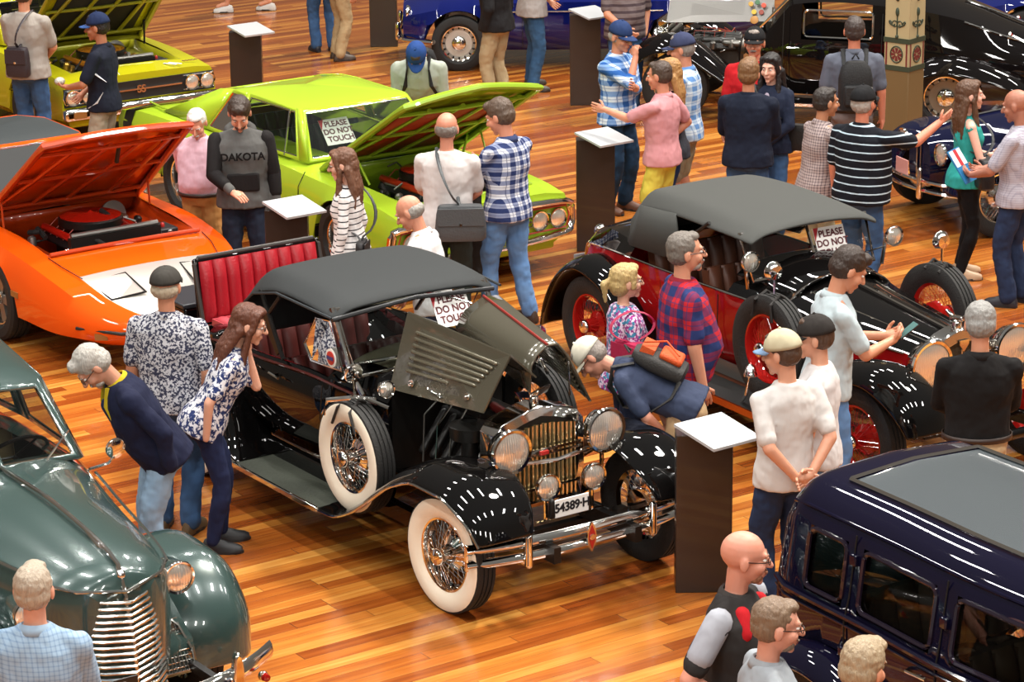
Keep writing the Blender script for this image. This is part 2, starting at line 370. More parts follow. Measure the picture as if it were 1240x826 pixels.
def person(label, px, py, face, h=1.72, group=None, skin='c98d6e', hair=('short', '3a2a20'), shirt=('tee', 'cccccc'), pants=('long', '2b3f66'),
           shoes='2a2320', arms=('down', 'down'), lean=0, side=0, head=(0, 0), build=1.0, belly=0, cap=None, glasses=None, legs=((.10, .02), (.10, -.03)),
           female=False, collar=None, visible='all', beard=None, untuck=True, feet=None, ground=None, logo=None):
    """px, py: pixel of the crown; face: heading in degrees, 0 = away from the camera, 90 = towards the picture's right"""
    HK = 1.08; S = h / 1.75; sk, ex = MB(), MB(); skm = skinm(skin)
    root = empty('person', label=label, cat='person', group=group); bw = build
    LR = Matrix.Rotation(R(-lean), 3, 'X') @ Matrix.Rotation(R(side), 3, 'Y')
    pel = V((0, -.12 * math.sin(R(lean)), .93 - .03 * abs(math.sin(R(lean))))); T = lambda x, y, z: pel + LR @ V((x, y, z))    # torso frame
    sw = (.168 if female else .19) * (.6 + .4 * bw)
    neck = T(0, -.01, .52); HR = LR @ Matrix.Rotation(R(head[0]), 3, 'Z') @ Matrix.Rotation(R(-head[1]), 3, 'X')
    hc = neck + LR @ V((0, .015, .065)) + HR @ V((0, .012, .106)); Hd = lambda x, y, z: hc + HR @ V((x * HK, y * HK, z * HK))
    # torso profile: (height above pelvis, half width, half depth, forward shift)
    if female: prof = [(-.10, .17, .12, -.01), (0, .178, .128, -.01), (.10, .155, .112, 0), (.20, .138, .10, .005), (.32, .152, .125, .02), (.42, .155, .105, .005), (.49, .12, .08, -.005), (.53, .06, .055, -.01)]
    else: prof = [(-.10, .16, .115, 0), (0, .168, .12, 0), (.10, .162, .118, .005), (.20, .165, .12, .01), (.32, .185, .13, .01), (.42, .172, .112, 0), (.48, .12, .085, -.005), (.53, .065, .058, -.01)]
    def torso(mb, g, z0=-.2, z1=.6, flare=0):
        rows = []
        for z, w, d, y in prof:
            if z < z0 - .03 or z > z1: continue
            bb = belly * max(0, 1 - abs(z - .13) / .2); w2 = w * bw + g + bb * .35; d2 = d * (.4 + .6 * bw) + g + bb
            if flare and z <= .1: w2 += flare * (.1 - z) * 3; d2 += flare * (.1 - z) * 3
            c = T(0, y + bb * .6, z); rows.append([c + LR @ V((math.cos(a) * w2, math.copysign(abs(math.sin(a)) ** .9, math.sin(a)) * d2, 0)) for a in [2 * PI * j / 20 for j in range(20)]])
        mb.grid(rows, cv=True, cap=True)
    torso(sk, -.012)
    for s in (-1, 1): sk.cap(T(s * .04, -.01, .49), T(s * sw, -.005, .44), .045, .045)
    # head
    sk.cap(neck - LR @ V((0, 0, .06)), Hd(0, -.02, -.05), .056 if not female else .045, .052 if not female else .043)
    E_ = lambda c, r: sk.ell(Hd(*c), [q * HK for q in r], HR)
    E_((0, -.014, .034), (.077, .096, .086)); E_((0, .02, -.02), (.061, .072, .088)); E_((0, .034, -.064), (.045 if not female else .04, .05, .043)); E_((0, .076, -.092), (.02, .018, .02))
    sk.cap(Hd(0, .09, .018), Hd(0, .116, -.02), .010, .0155, 10); sk.cap(Hd(-.034, .078, .033), Hd(.034, .078, .033), .0145, .0145, 10)
    for s in (-1, 1):
        E_((s * .037, .058, -.024), (.026, .03, .028)); E_((s * .079, -.012, -.004), (.011, .021, .034))
        sk.cap(Hd(s * .009, .104, -.022), Hd(s * .013, .102, -.022), .009, .008, 8)
    E_((0, .088, -.052), (.024, .014, .008)); E_((0, .086, -.066), (.021, .014, .008))
    # arms
    hands = []; el = []
    for i, s in enumerate((-1, 1)):
        a = arms[i]; t, pole = ARMS[a][:2] if isinstance(a, str) else a[:2]
        t = V((s * t[0], t[1], t[2])); pole = V((s * pole[0], pole[1], pole[2])); sh = T(s * sw, -.005, .438)
        if isinstance(a, str) and lean: t = T(t.x, t.y, t.z - .93) if a != 'down' else t + V((0, .1, -.02 * lean / 30))
        e, w = ik(sh, t, .285, .255, pole); el.append((sh, e, w)); k = .5 + .5 * bw; k *= .86 if female else 1
        sk.cap(sh, e, .050 * k, .040 * k); sk.cap(e, w, .040 * k, .027 * k)
        fd = (w - e).normalized(); pm = V((-s, 0, 0)); curl = .55
        if a == 'phone' or a == 'book': pm = V((-s * .6, -.3, .7)); curl = .8; fd = (fd + V((0, .3, .2))).normalized()
        elif a == 'hip': fd = V((-s * .75, .5, -.3)); pm = V((0, -.4, -.8)); curl = .35
        elif a == 'back': fd = V((-s, 0, -.25)); pm = V((0, -1, 0)); curl = .7
        elif a == 'crossed': pm = V((0, -1, 0)); curl = .3
        elif a == 'chin': pm = V((-s, 0, 0)); curl = 1.5; fd = V((0, -.2, 1))
        elif a == 'out': pm = V((0, .7, .5)); curl = .05
        if not isinstance(a, str) and len(a) > 2: fd, pm, curl = V(a[2]), V(a[3]), a[4]; fd.x *= s; pm.x *= s
        if a != 'pocket': hand(sk, ex, w, fd, pm, s, curl)
    # legs
    lj = []
    for i, s in enumerate((-1, 1)):
        fx, fy = legs[i]; hp = V((s * .085, pel.y, .89)); an = V((s * fx, fy, .085)); kn, an = ik(hp, an, .42, .40, (s * .15, 1, 0)); lj.append((hp, kn, an))
        if pants[0] in ('shorts', 'skirt'):
            sk.cap(hp, kn, .075, .052); sk.cap(kn - V((0, .01, 0)), kn.lerp(an, .4) - V((0, .018, 0)), .052, .052); sk.cap(kn.lerp(an, .35) - V((0, .015, 0)), an, .05, .034); sk.cap(an, an + V((0, .12, -.04)), .036, .03)
    link('body', bake(sk, 'body', skm, .0072, 3, extra=ex), root)
    # eyes, brows, mouth
    ey = mat('eye_white', 'e6e0d8', .25); iris = mat('iris', '2b1d14', .2)
    for s in (-1, 1):
        e_ = MB().ell(Hd(s * .031, .079, .012), (.0115, .011, .008), HR, 10, 6).m(1).ell(Hd(s * .031, .0865, .011), .0052, None, 8, 5); e_.build('eye', [ey, iris], root)
        MB().tube([Hd(s * .016, .094, .031), Hd(s * .034, .092, .037), Hd(s * .052, .078, .032)], [.003, .004, .0025], 6).build('eyebrow', hairm(hair[1] if hair[0] != 'bald' or True else '3a2a20'), root)
    MB().tube([Hd(-.022, .094, -.059), Hd(0, .1025, -.058), Hd(.022, .094, -.059)], [.002, .0045, .002], 6).build('mouth', mat('lips', '9a5348' if not female else 'a63f45', .45), root)
    # hair
    hm = hairm(hair[1]); st = hair[0]; hb = MB(); HE = lambda c, r: hb.ell(Hd(*c), [q * HK for q in r], HR, 20, 12)
    if st == 'short': HE((0, -.026, .042), (.0835, .094, .088)); HE((0, -.04, .0), (.081, .075, .07)); HE((0, .035, .098), (.052, .04, .026))
    elif st == 'full': HE((0, -.024, .05), (.088, .100, .092)); HE((0, -.045, .0), (.084, .078, .075)); HE((0, .05, .10), (.056, .042, .036))
    elif st == 'bald': HE((0, -.038, -.005), (.083, .078, .058))
    elif st == 'thin': HE((0, -.04, .01), (.0835, .08, .075)); HE((0, -.005, .088), (.055, .07, .036))
    elif st in ('long', 'ponytail'):
        HE((0, -.024, .046), (.088, .100, .092)); HE((0, -.05, -.01), (.085, .075, .085)); HE((0, .04, .1), (.055, .045, .03))
        for s in (-1, 1): hb.cap(Hd(s * .058, .03, .085), Hd(s * .078, .022, -.02), .03, .022)
        if st == 'long':
            for k in range(7):
                x = (k - 3) * .028; y0 = -.05 - .035 * (1 - abs(k - 3) / 3); p1 = Hd(x, y0, -.03); p2 = T(x * 1.25, -.10 + .02 * abs(k - 3) * .5, .34 + .02 * (k % 3)); mid = p1.lerp(p2, .5) + LR @ V((0, -.02, 0))
                hb.cap(p1, mid, .033, .032); hb.cap(mid, p2, .032, .016)
            for s in (-1, 1): hb.cap(Hd(s * .08, .01, -.02), T(s * .09, .06, .42), .024, .03); hb.cap(T(s * .09, .06, .42), T(s * .085, .085, .30), .03, .014)
        else: hb.cap(Hd(0, -.12, .03), Hd(0, -.16, .0), .018, .028); hb.cap(Hd(0, -.16, .0), Hd(0, -.15, -.12), .03, .012)
    if st != 'none': link('hair', bake(hb, 'hair', hm, .008, 1, .012, _tuft), root)
    if beard:
        bb = MB().ell(Hd(0, .045, -.072), (.047, .05, .037), HR).cap(Hd(-.022, .098, -.045), Hd(.022, .098, -.045), .008, .008, 8)
        if beard[0] == 'moustache': bb = MB().cap(Hd(-.024, .098, -.047), Hd(0, .108, -.043), .007, .010, 8).cap(Hd(.024, .098, -.047), Hd(0, .108, -.043), .007, .010, 8)
        link('beard' if beard[0] != 'moustache' else 'moustache', bake(bb, 'beard', hairm(beard[1]), .006, 1, .006, _tuft), root)
    # shirt
    sty = shirt[0]; sm = cloth(*shirt[1:]) if len(shirt) > 2 else cloth(shirt[1], shirt[1])
    rough = MB(); torso(rough, .014 if sty not in ('jacket', 'coat') else .028, z0=-.1 if untuck else .0, flare=.05 if untuck else 0)
    for i, (sh, e, w) in enumerate(el):
        s = (-1, 1)[i]; q = .010 if sty in ('jacket', 'coat') else 0; k = (.5 + .5 * bw) * (.88 if female else 1)
        rough.cap(T(s * .045, -.01, .485), sh, .048 + q, .055 * k + q)
        if sty in ('tee', 'polo', 'sleeved'): en = sh.lerp(e, .78); rough.cap(sh, en, .060 * k, .060 * k)
        elif sty == 'rolled': rough.cap(sh, e, .060 * k, .050 * k); rough.cap(e, e.lerp(w, .25), .052 * k, .047 * k)
        elif sty == 'tank': pass
        else: rough.cap(sh, e, .060 * k + q, .050 * k + q); rough.cap(e, e.lerp(w, .93), .050 * k + q, .036 * k + q)
    link('shirt' if sty not in ('jacket', 'coat') else 'jacket', bake(rough, 'shirt', sm, .011, 3, .026), root)
    if collar or sty in ('polo', 'jacket', 'rolled', 'coat', 'sleeved'):
        cb = MB(); cc = T(0, -.005, .515)
        for r0, z0, r1, z1 in ((.066, .0, .062, .035), ):
            rows = []
            for (r, z) in ((.085, -.008), (.076, .02), (.064, .036), (.060, .03), (.07, .005)):
                rows.append([cc + LR @ V((math.sin(a) * r, -math.cos(a) * r * 1.05, z - .022 * (1 - math.cos(a)) * .5)) for a in [-2.75 + 5.5 * j / 20 for j in range(21)]])
            cb.grid(rows)
        cb.build('collar', cloth(collar, collar) if collar else sm, root, solid=.004)
    # trousers
    pm_ = cloth(*pants[1:]) if len(pants) > 2 else cloth(pants[1], pants[1])
    if pants[0] != 'none':
        tr = MB(); torso(tr, .006, z1=.03)
        tr.ell(pel + V((0, -.02, -.06)), (.168 * bw, .122 * (.4 + .6 * bw), .10))
        k = .85 if pants[0] == 'tight' else 1.0
        for hp, kn, an in lj:
            hp2 = hp + V((0, 0, .02)); tr.cap(hp2, hp.lerp(kn, .3), .099 * (.5 + .5 * bw), .096 * k)
            if pants[0] == 'shorts': tr.cap(hp.lerp(kn, .2), kn + V((0, 0, .03)), .095, .088)
            else: tr.cap(hp.lerp(kn, .3), kn, .095 * k, .076 * k); tr.cap(kn, an + V((0, -.01, .0)), .076 * k, (.066 if k == 1 else .046))
        link('trousers' if pants[0] != 'shorts' else 'shorts', bake(tr, 'trousers', pm_, .011, 2, .036), root)
    if not untuck:
        rows = []
        for z in (-.005, .03): rows.append([T(0, belly * .3, z) + LR @ V((math.cos(a) * (.168 * bw + .022 + belly * .2), math.sin(a) * (.12 * (.4 + .6 * bw) + .022 + belly * .6), 0)) for a in [2 * PI * j / 24 for j in range(24)]])
        MB().grid(rows, cv=True).build('belt', mat('belt_leather', '2a1a12', .5), root, solid=.006)
    # shoes
    fdirs = feet or (0.15, 0.15)
    for i, (hp, kn, an) in enumerate(lj):
        s = (-1, 1)[i]; rot = Matrix.Rotation(-s * fdirs[i], 3, 'Z'); Q = lambda x, y, z: V((an.x, an.y, 0)) + rot @ V((x, y, z)); rows = []
        for y, w, z in ((-.085, .026, .05), (-.07, .036, .085), (-.01, .038, .10), (.04, .042, .085), (.10, .047, .062), (.15, .043, .05), (.178, .028, .035)):
            rows.append([Q(math.cos(a) * w, y, .012 + max(0, math.sin(a)) * z + (0 if math.sin(a) >= 0 else -.006)) for a in [2 * PI * j / 14 for j in range(14)]])
        sb = MB().grid(rows, cv=True, cap=True); b2 = sb.m(1)
        rows = [[Q(math.cos(a) * w, y, z) for a in [2 * PI * j / 14 for j in range(14)]] for y, w, z in ()]
        out = [(math.cos(a) * (.049 if math.sin(a) > 0 else .042), .05 + math.sin(a) * .14) for a in [2 * PI * j / 20 for j in range(20)]]
        b2.prism(out, Q(0, 0, .0), rot @ V((1, 0, 0)), rot @ V((0, 1, 0)), (0, 0, .02))
        sb.build('shoe', [mat('shoe_' + shoes, shoes, .5), mat('shoe_sole', 'd8d2c6' if shoes in ('1b1c24', 'b8b4ae', '5c5c60') else '1d1a18', .7)], root, sub=0)
    # cap
    if cap:
        cb = MB(); rows = []; cm = cloth('cap_' + cap[0], cap[0]); flat = len(cap) > 2 and cap[2] == 'flat'
        for i in range(9):
            t = PI / 2 * i / 8.2; rows.append([Hd(math.cos(a) * .090 * math.cos(t), -.016 + math.sin(a) * .108 * math.cos(t), .036 + math.sin(t) * (.104 if not flat else .092)) for a in [2 * PI * j / 24 for j in range(24)]])
        cb.grid(rows, cv=True); cb.cap(Hd(0, -.016, .138 if not flat else .122), Hd(0, -.016, .142 if not flat else .125), .008, .008, 8)
        c_ = cb.build('cap', cm, root, solid=.004)
        br = MB(); rows = []; fb = 1 if not (len(cap) > 2 and cap[2] == 'reversed') else -1
        for i in range(6):
            t = i / 5; rows.append([Hd(math.sin(a) * (.090 - .006 * t), -.016 + fb * (.104 * math.cos(a) + .080 * t * max(math.cos(a * 1.25), 0) ** .6), .040 - .014 * t - .016 * math.sin(a) ** 2) for a in [-1.15 + 2.3 * j / 14 for j in range(15)]])
        br.grid(rows).build('brim', cloth('cap_' + cap[1], cap[1]), c_, solid=.005)
    if glasses:
        gb = MB()
        for s in (-1, 1):
            gb.tube([Hd(s * .032 + math.cos(a) * .023, .101 - abs(math.cos(a)) * .004 * s * 0, .010 + math.sin(a) * .016) for a in [2 * PI * j / 14 for j in range(14)]], .0022, 5, closed=True)
            gb.tube([Hd(s * .055, .1, .015), Hd(s * .079, .07, .016), Hd(s * .083, -.01, .012)], .0024, 5)
            if glasses == 'sun': gb.disc(Hd(s * .032, .101, .010), HR @ V((0, 1, 0)), .021, .003)
        gb.tube([Hd(-.01, .102, .014), Hd(.01, .102, .014)], .002, 5).build('glasses', mat('spectacle_frame', '1a1614', .3), root)
    # stand the figure where its crown is seen in the photograph
    top = hc + HR @ V((0, -.01, (.130 if st in ('full', 'long', 'ponytail') else .118) if st != 'none' and not cap else .122)); top *= S; top.z += 0
    g = G(px, py, top.z); rz = R(-face); off = Matrix.Rotation(rz, 3, 'Z') @ V((top.x, top.y, 0))
    if ground: g = G(*ground, 0); off = V((0, 0, 0))
    root.location = (g.x - off.x, g.y - off.y, 0); root.rotation_euler = (0, 0, rz); root.scale = (S, S, S)
    root['_s'] = 0; del root['_s']
    P = dict(root=root, T=T, Hd=Hd, LR=LR, HR=HR, el=el, S=S, sw=sw, mtx=Matrix.Translation(root.location) @ Matrix.Rotation(rz, 4, 'Z') @ Matrix.Scale(S, 4))
    return P
def worn(name, P, mb, mt, label, cat, **k):
    """a bag or other carried thing: top-level, placed in its bearer's frame"""
    o = mb.build(name, mt, None, **k); o.matrix_world = P['mtx']; return tag(o, label, cat)

def hold(P, i): return P['el'][i][2]
def shoulder_bag(P, s, label, c='2a2420', size=(.30, .10, .24), at=(-.22, -.06, -.02), strap=True, cross=True, rot=0, name='shoulder_bag', strapc=None):
    T = P['T']; m_ = mat('bag_' + c, c, .5, bump=(60, .2)); a = V(at); a.x *= s; root = empty(name, label=label, cat='bag'); root.matrix_world = P['mtx']
    q = MB(); x, y, z = size; R3 = P['LR'] @ Matrix.Rotation(R(rot), 3, 'Z'); rows = []
    for w, h in ((.86, -1), (.98, -.85), (1.0, -.3), (.94, .5), (.88, .9), (.8, 1)):
        rows.append([T(*a) + R3 @ V((math.copysign(abs(math.cos(t)) ** .4, math.cos(t)) * x / 2 * w, math.copysign(abs(math.sin(t)) ** .5, math.sin(t)) * y / 2 * w, h * z / 2)) for t in [2 * PI * j / 24 for j in range(24)]])
    q.grid(rows, cv=True, cap=True).build('bag_body', m_, root)
    f = MB().box(T(*a) + R3 @ V((0, -y / 2 - .004, z * .2)), (x * .9, .008, z * .5), R3).build('flap', m_, root, bevel=.003)
    MB().disc(T(*a) + R3 @ V((0, -y / 2 - .012, -.0)), R3 @ V((0, 1, 0)), .012, .006).build('clasp', chrome, root)
    if strap:
        pts = []; sh = V((s * (.08 if cross else .16) * (1 if cross else -1), 0, .54)); hp = V((a.x, a.y, a.z + z * .4)); sh = V((sh.x, sh.y, .545 if cross else .52))
        for k in range(11): u = k / 10; b = sh.lerp(hp, u); pts.append(T(b.x + (0 if cross else 0), b.y + .175 * math.sin(PI * min(u * 1.1, 1)) ** .6, b.z))
        for k in range(11): u = 1 - k / 10; b = sh.lerp(hp, u); pts.append(T(b.x, b.y - .165 * math.sin(PI * min(u * 1.1, 1)) ** .6, b.z))
        MB().tube(pts, .014, 6, closed=True, flat=.5).build('strap', mat('bag_' + (strapc or c), strapc or c, .5, bump=(60, .2)), root)
    return root
def backpack(P, label, c='1a1a1c', c2=None, size=(.30, .17, .44), off=(0, -.215, .25)):
    T, LR = P['T'], P['LR']; root = empty('backpack', label=label, cat='backpack'); root.matrix_world = P['mtx']; m_ = mat('pack_' + c, c, .7, bump=(80, .3)); x, y, z = size; o = V(off); rows = []
    for w, h in ((.55, -1), (.92, -.9), (1.0, -.4), (1.0, .3), (.85, .75), (.5, 1)):
        rows.append([T(o.x, o.y, o.z) + LR @ V((math.copysign(abs(math.cos(t)) ** .6, math.cos(t)) * x / 2 * w, math.copysign(abs(math.sin(t)) ** .7, math.sin(t)) * y / 2 * w, h * z / 2)) for t in [2 * PI * j / 24 for j in range(24)]])
    MB().grid(rows, cv=True, cap=True).build('pack_body', m_, root)
    MB().box(T(o.x, o.y - y / 2 - .01, o.z - z * .15), (x * .72, .05, z * .42), LR).build('pocket', mat('pack_' + (c2 or c), c2 or c, .7, bump=(80, .3)), root, bevel=.02)
    if c2: MB().box(T(o.x, o.y - y / 2 + .0, o.z + z * .28), (x * .7, .05, z * .25), LR).tube([T(o.x - .1, o.y - y / 2 - .05, o.z + .15), T(o.x + .08, o.y - y / 2 - .06, o.z + .02), T(o.x - .08, o.y - y / 2 - .06, o.z - .1)], .008, 5).build('panel', mat('pack_' + c2, c2, .7), root, bevel=.02)
    for s in (-1, 1):
        MB().tube([T(s * .09, -.13, .42), T(s * .10, -.04, .545), T(s * .105, .09, .50), T(s * .125, .165, .36), T(s * .16, .10, .18), T(s * .17, -.05, .10), T(s * .12, -.16, .10)], .022, 6, flat=.4).build('strap', m_, root)
    MB().tube([T(-.03, -.16, .48), T(0, -.18, .53), T(.03, -.16, .48)], .008, 6).build('handle', m_, root)
    return root
def held_box(name, P, i, off, size, rot, mt, label, cat, mt2=None):
    w = P['el'][i][2] + V(off); b = MB().box((0, 0, 0), size, None); 
    root = b.build(name, mt, None, smooth=False, bevel=min(size) * .25); root.matrix_world = P['mtx'] @ Matrix.Translation(w) @ rot.to_4x4(); tag(root, label, cat)
    if mt2: MB().box((0, 0, size[2] / 2 + .0008), (size[0] * .9, size[1] * .92, .001)).build('screen', mt2, root, smooth=False)
    return root
jean = ('long', 'jeans_mid', '44648c', 'denim', '223a5c')
jeanl = ('long', 'jeans_light', '7296c0', 'denim', '3d608f')
jeand = ('long', 'jeans_dark', '2b3a58', 'denim', '171f34')
khaki = ('long', 'khaki', 'b09470')
C = lambda *a: a
white_tee = ('tee', 'white_tee', 'c9c4c0'); YR = lambda z, x=0, y=0: (Matrix.Rotation(R(z), 3, 'Z') @ Matrix.Rotation(R(x), 3, 'X') @ Matrix.Rotation(R(y), 3, 'Y'))
# --- around the black tourer
person('man from behind in grey leaf-print short-sleeved shirt, blue jeans and dark flat cap', 200, 325, 12, 1.77, hair=('bald', 'b9a890'), shirt=('sleeved', 'grey_leaf', 'b9b8bc', 'speckle', '34364a', 62), pants=jean, shoes='5a4a34', arms=('down', 'pocket'), cap=('3a3733', '3a3733', 'flat'), build=1.15, belly=.03)
person('woman with long brown hair and glasses leaning to the car in blue-and-white print blouse', 306, 371, 84, 1.67, female=True, skin='d8a48a', hair=('long', '5e3320'), shirt=('tee', 'blue_print', 'd6d4d8', 'floral', '26325e', 34), pants=('tight', 'navy_trousers', '1d2442'), shoes='1a1a1c', lean=26, arms=(((.05, .24, 1.34), (.3, 0, -1), (0, -.3, 1), (-1, 0, 0), 1.4), 'pocket'), glasses='clear', head=(0, -8))
pj = person('grey-haired bearded man bending left in navy jacket with yellow lining and pale jeans', 92, 431, -108, 1.72, skin='c08a70', hair=('full', 'a9a49c'), beard=('beard', 'b8b2aa'), shirt=('jacket', 'navy_jacket', '171b33'), collar='b8a020', pants=('long', 'pale_jeans', '93aabf', 'denim', '6c87a3'), lean=30, head=(0, 25), glasses='clear', arms=('pocket', 'pocket'), belly=.03)
for s in (-1, 1): MB().tube([pj['T'](s * .055, .06, .53), pj['T'](s * .06, .13, .44), pj['T'](s * .055, .155, .30), pj['T'](s * .05, .155, .12), pj['T'](s * .05, .15, -.04)], [.020, .018, .010, .008, .008], 6, flat=.5).build('lining_edge', cloth('yellow_lining', 'b8a020'), pj['root'])
MB().cap(pj['T'](0, .115, .42), pj['T'](0, .13, .10), .05, .05).build('polo_shirt', cloth('under_navy', '1a2440'), pj['root'])
person('tall grey-haired man with glasses and goatee in red and blue plaid shirt', 829, 284, 78, 1.84, skin='cf9478', hair=('short', '6e665e'), beard=('goatee', '9a928a'), shirt=('sleeved', 'red_plaid', 'b0222c', 'plaid', '24305e', .115, '6a2748'), pants=jean, shoes='3a2c22', arms=('down', 'down'), glasses='clear', build=1.22, belly=.07, collar='8a2430')
pw = person('blonde ponytailed woman with glasses in pink and blue floral blouse', 757, 321, 72, 1.58, female=True, skin='d8a88e', hair=('ponytail', 'b89c66'), shirt=('long', 'pink_floral', 'd8c8dc', 'floral', '8c2f78', 40, '3f7d9c'), pants=jeand, arms=(((.10, .26, 1.08), (.8, -.4, -.5), (-.6, .8, .1), (0, -.4, 1), .8), 'down'), glasses='clear', build=1.1, belly=.02)
shoulder_bag(pw, -1, 'crimson handbag under the arm of the blonde ponytailed woman', 'a01240', (.34, .13, .24), (-.235, -.03, .19), cross=False, rot=20, name='handbag')
pb = person('man in cream cap bending deep over the engine in navy polo with backpack', 699, 420, -78, 1.68, skin='cc9078', hair=('short', '8a8078'), shirt=('polo', 'slate_polo', '343c52'), pants=khaki, lean=66, head=(8, -8), cap=('d6d0be', 'cfc8b4'), glasses='clear', arms=('lowfront', 'lowfront'))
backpack(pb, 'black and orange backpack on the back of the bending man', '262422', 'c04a14', (.28, .13, .38), (0, -.18, .27))
# --- right hand group
pp = person('tall dark-haired man in pale blue short-sleeved shirt looking down at his phone', 1040, 304, 78, 1.85, hair=('full', '33251d'), shirt=('sleeved', 'pale_shirt', 'b3c0c4'), pants=jeanl, arms=('phone', 'phone'), head=(0, 28), lean=5, collar='b3c0c4')
held_box('phone', pp, 1, (-.06, .13, .04), (.075, .15, .009), YR(5, 35), mat('phone_black', '15171a', .25), 'black smartphone in the hands of the man in pale blue shirt', 'phone', mat('phone_screen', '4a6a68', .2))
person('young man seen from behind in white T-shirt and beige cap, hands clasped behind', 944, 404, -28, 1.75, hair=('short', '4a3426'), shirt=white_tee, pants=jeand, cap=('b9b093', '6f87a4'), arms=('back', 'back'), head=(28, 12), skin='cf987c')
person('young man in black sports cap and white T-shirt behind the beige cap', 985, 386, -72, 1.72, hair=('short', '4a3426'), shirt=('tee', 'white_tee2', 'd0cccb'), pants=jeanl, cap=('2c2826', '2c2826'), arms=('down', 'down'), head=(6, 8), skin='d09a7e')
person('grey-haired man from behind in black long-sleeved shirt and beige belted trousers', 1187, 368, 3, 1.75, hair=('full', '8e8c88'), shirt=('long', 'black_shirt', '151313'), collar='1c1a1a', pants=('long', 'beige_trousers', 'b59b76'), arms=('lowfront', 'lowfront'), head=(0, 18), build=1.12, untuck=False)
p36 = person('bald man with glasses in black polo with red and grey shoulder panels', 904, 646, 118, 1.78, skin='cc8e78', hair=('none', '8a5a40'), beard=('stubble', '9a6a50'), shirt=('polo', 'team_polo', '2b2827'), pants=('long', 'black_trousers', '1c1b1d'), arms=('hip', 'hip'), glasses='clear', build=1.15, belly=.04, head=(32, 8), collar='3a3634')
for s in (-1, 1):
    el = p36['el'][0 if s < 0 else 1]; q = MB(); q.cap(el[0] + V((0, 0, .012)), el[0].lerp(el[1], .6) + V((s * .008, 0, .004)), .066, .064).build('sleeve_panel', cloth('panel_grey', '9a9ca4'), p36['root'])
    MB().cap(p36['T'](s * .10, .065, .46), p36['T'](s * .135, .095, .38), .040, .036).build('red_panel', cloth('panel_red', 'b01820'), p36['root'])
person('grey-haired bearded man with glasses in grey shirt with dark lanyard', 944, 729, 80, 1.72, skin='cf9680', hair=('short', '7a6450'), beard=('beard', '8a7a6c'), shirt=('sleeved', 'grey_shirt', '8f9499'), collar='8f9499', glasses='clear', arms=('down', 'down'), build=1.1, head=(0, 10), belly=.03)
person('person with tousled fair hair at the bottom edge beside the dark blue saloon', 1050, 776, 25, 1.72, hair=('full', 'a08c70'), shirt=('tee', 'dark_tee', '32333a'), arms=('down', 'down'), head=(-15, 12))
person('fair grey-haired man from behind in pale blue check shirt, bottom left', 39, 687, 3, 1.74, skin='cf9880', hair=('short', 'a59684'), shirt=('long', 'blue_check_shirt', '8fa6bb', 'check', '6f88a4', .022), collar='8fa6bb', arms=('lowfront', 'lowfront'), build=1.08)
# --- between orange and green cars
person('white-haired man with moustache in pale pink shirt and tan trousers', 236, 138, 186, 1.60, skin='cf9478', hair=('short', 'dad6ce'), beard=('moustache', 'd0ccc4'), shirt=('long', 'pink_shirt', 'cfa8b4'), collar='cfa8b4', pants=('long', 'tan_trousers', 'b07c46'), arms=('back', 'back'), head=(0, 34), belly=.05, build=1.08, untuck=False)
ph = person('dark-haired man in grey and black hooded top pointing at the stand', 289, 124, 172, 1.79, skin='cf9478', hair=('full', '3a2a20'), beard=('stubble', '4a3426'), shirt=('long', 'grey_hoodie', '575654'), pants=('long', 'dark_jeans2', '252c3c', 'denim', '161b28'), arms=('down', ((.10, .33, 1.02), (.8, -.3, -.5), (-.6, .6, -.2), (0, -.3, -1), .4)), head=(-5, 36), build=1.12)
for i in (0, 1):
    sh, e, w = ph['el'][i]; MB().cap(sh, e, .071, .062).cap(e, e.lerp(w, .6), .062, .052).build('black_sleeve', cloth('black_knit', '1d1a1a'), ph['root'])
T = ph['T']; MB().tube([T(.10 * math.sin(a), -.06 - .07 * math.cos(a), .50 + .03 * math.cos(a)) for a in [-1.9 + .38 * k for k in range(11)]], [.03, .035, .04, .042, .045, .046, .045, .042, .04, .035, .03], 10).build('hood', cloth('hood_grey', '4c4b49'), ph['root'])
MB().box(T(0, .145, .12), (.26, .03, .15)).build('pouch_pocket', cloth('black_knit', '1d1a1a'), ph['root'], bevel=.02)
def rotX(root, T, x, y, z): return Matrix.Translation(T(x, y, z)) @ Matrix(((-1, 0, 0, 0), (0, 0, 1, 0), (0, 1, 0, 0), (0, 0, 0, 1)))
textobj('chest_lettering', 'DAKOTA', .085, cloth('letter_black', '141212'), ph['root'], rotX(0, T, 0, .175, .335), .004)
pq = person('woman with brown hair and glasses in white top with dark stripes', 412, 181, -80, 1.66, female=True, skin='dcaa92', hair=('long', '6a4530'), shirt=('long', 'stripe_top', 'dcd8d6', 'hstripe', '262428', .048, .2), pants=jeanl, arms=('down', 'pocket'), glasses='clear', head=(0, 12))
shoulder_bag(pq, 1, 'small black bag on the hip of the woman in striped top', '1c1a1c', (.22, .08, .17), (-.17, -.14, .02))
person('grey-haired balding man in white shirt looking down behind the canvas roof', 487, 241, -72, 1.66, skin='cf9074', hair=('bald', '9a948c'), shirt=('sleeved', 'white_shirt', 'dedcdc'), arms=('lowfront', 'lowfront'), head=(0, 24), lean=10)
pt = person('balding man from behind in white T-shirt and dark green trousers', 541, 138, 8, 1.78, skin='cf8e74', hair=('bald', '7a7068'), shirt=('tee', 'white_tee3', 'd0c9c6'), pants=('long', 'dark_green', '2a302c'), arms=('lowfront', 'lowfront'), head=(0, 6), build=1.12)
shoulder_bag(pt, -1, 'grey messenger bag on the right hip of the man in white T-shirt', '45484a', (.40, .12, .28), (-.13, -.20, .0), rot=10)
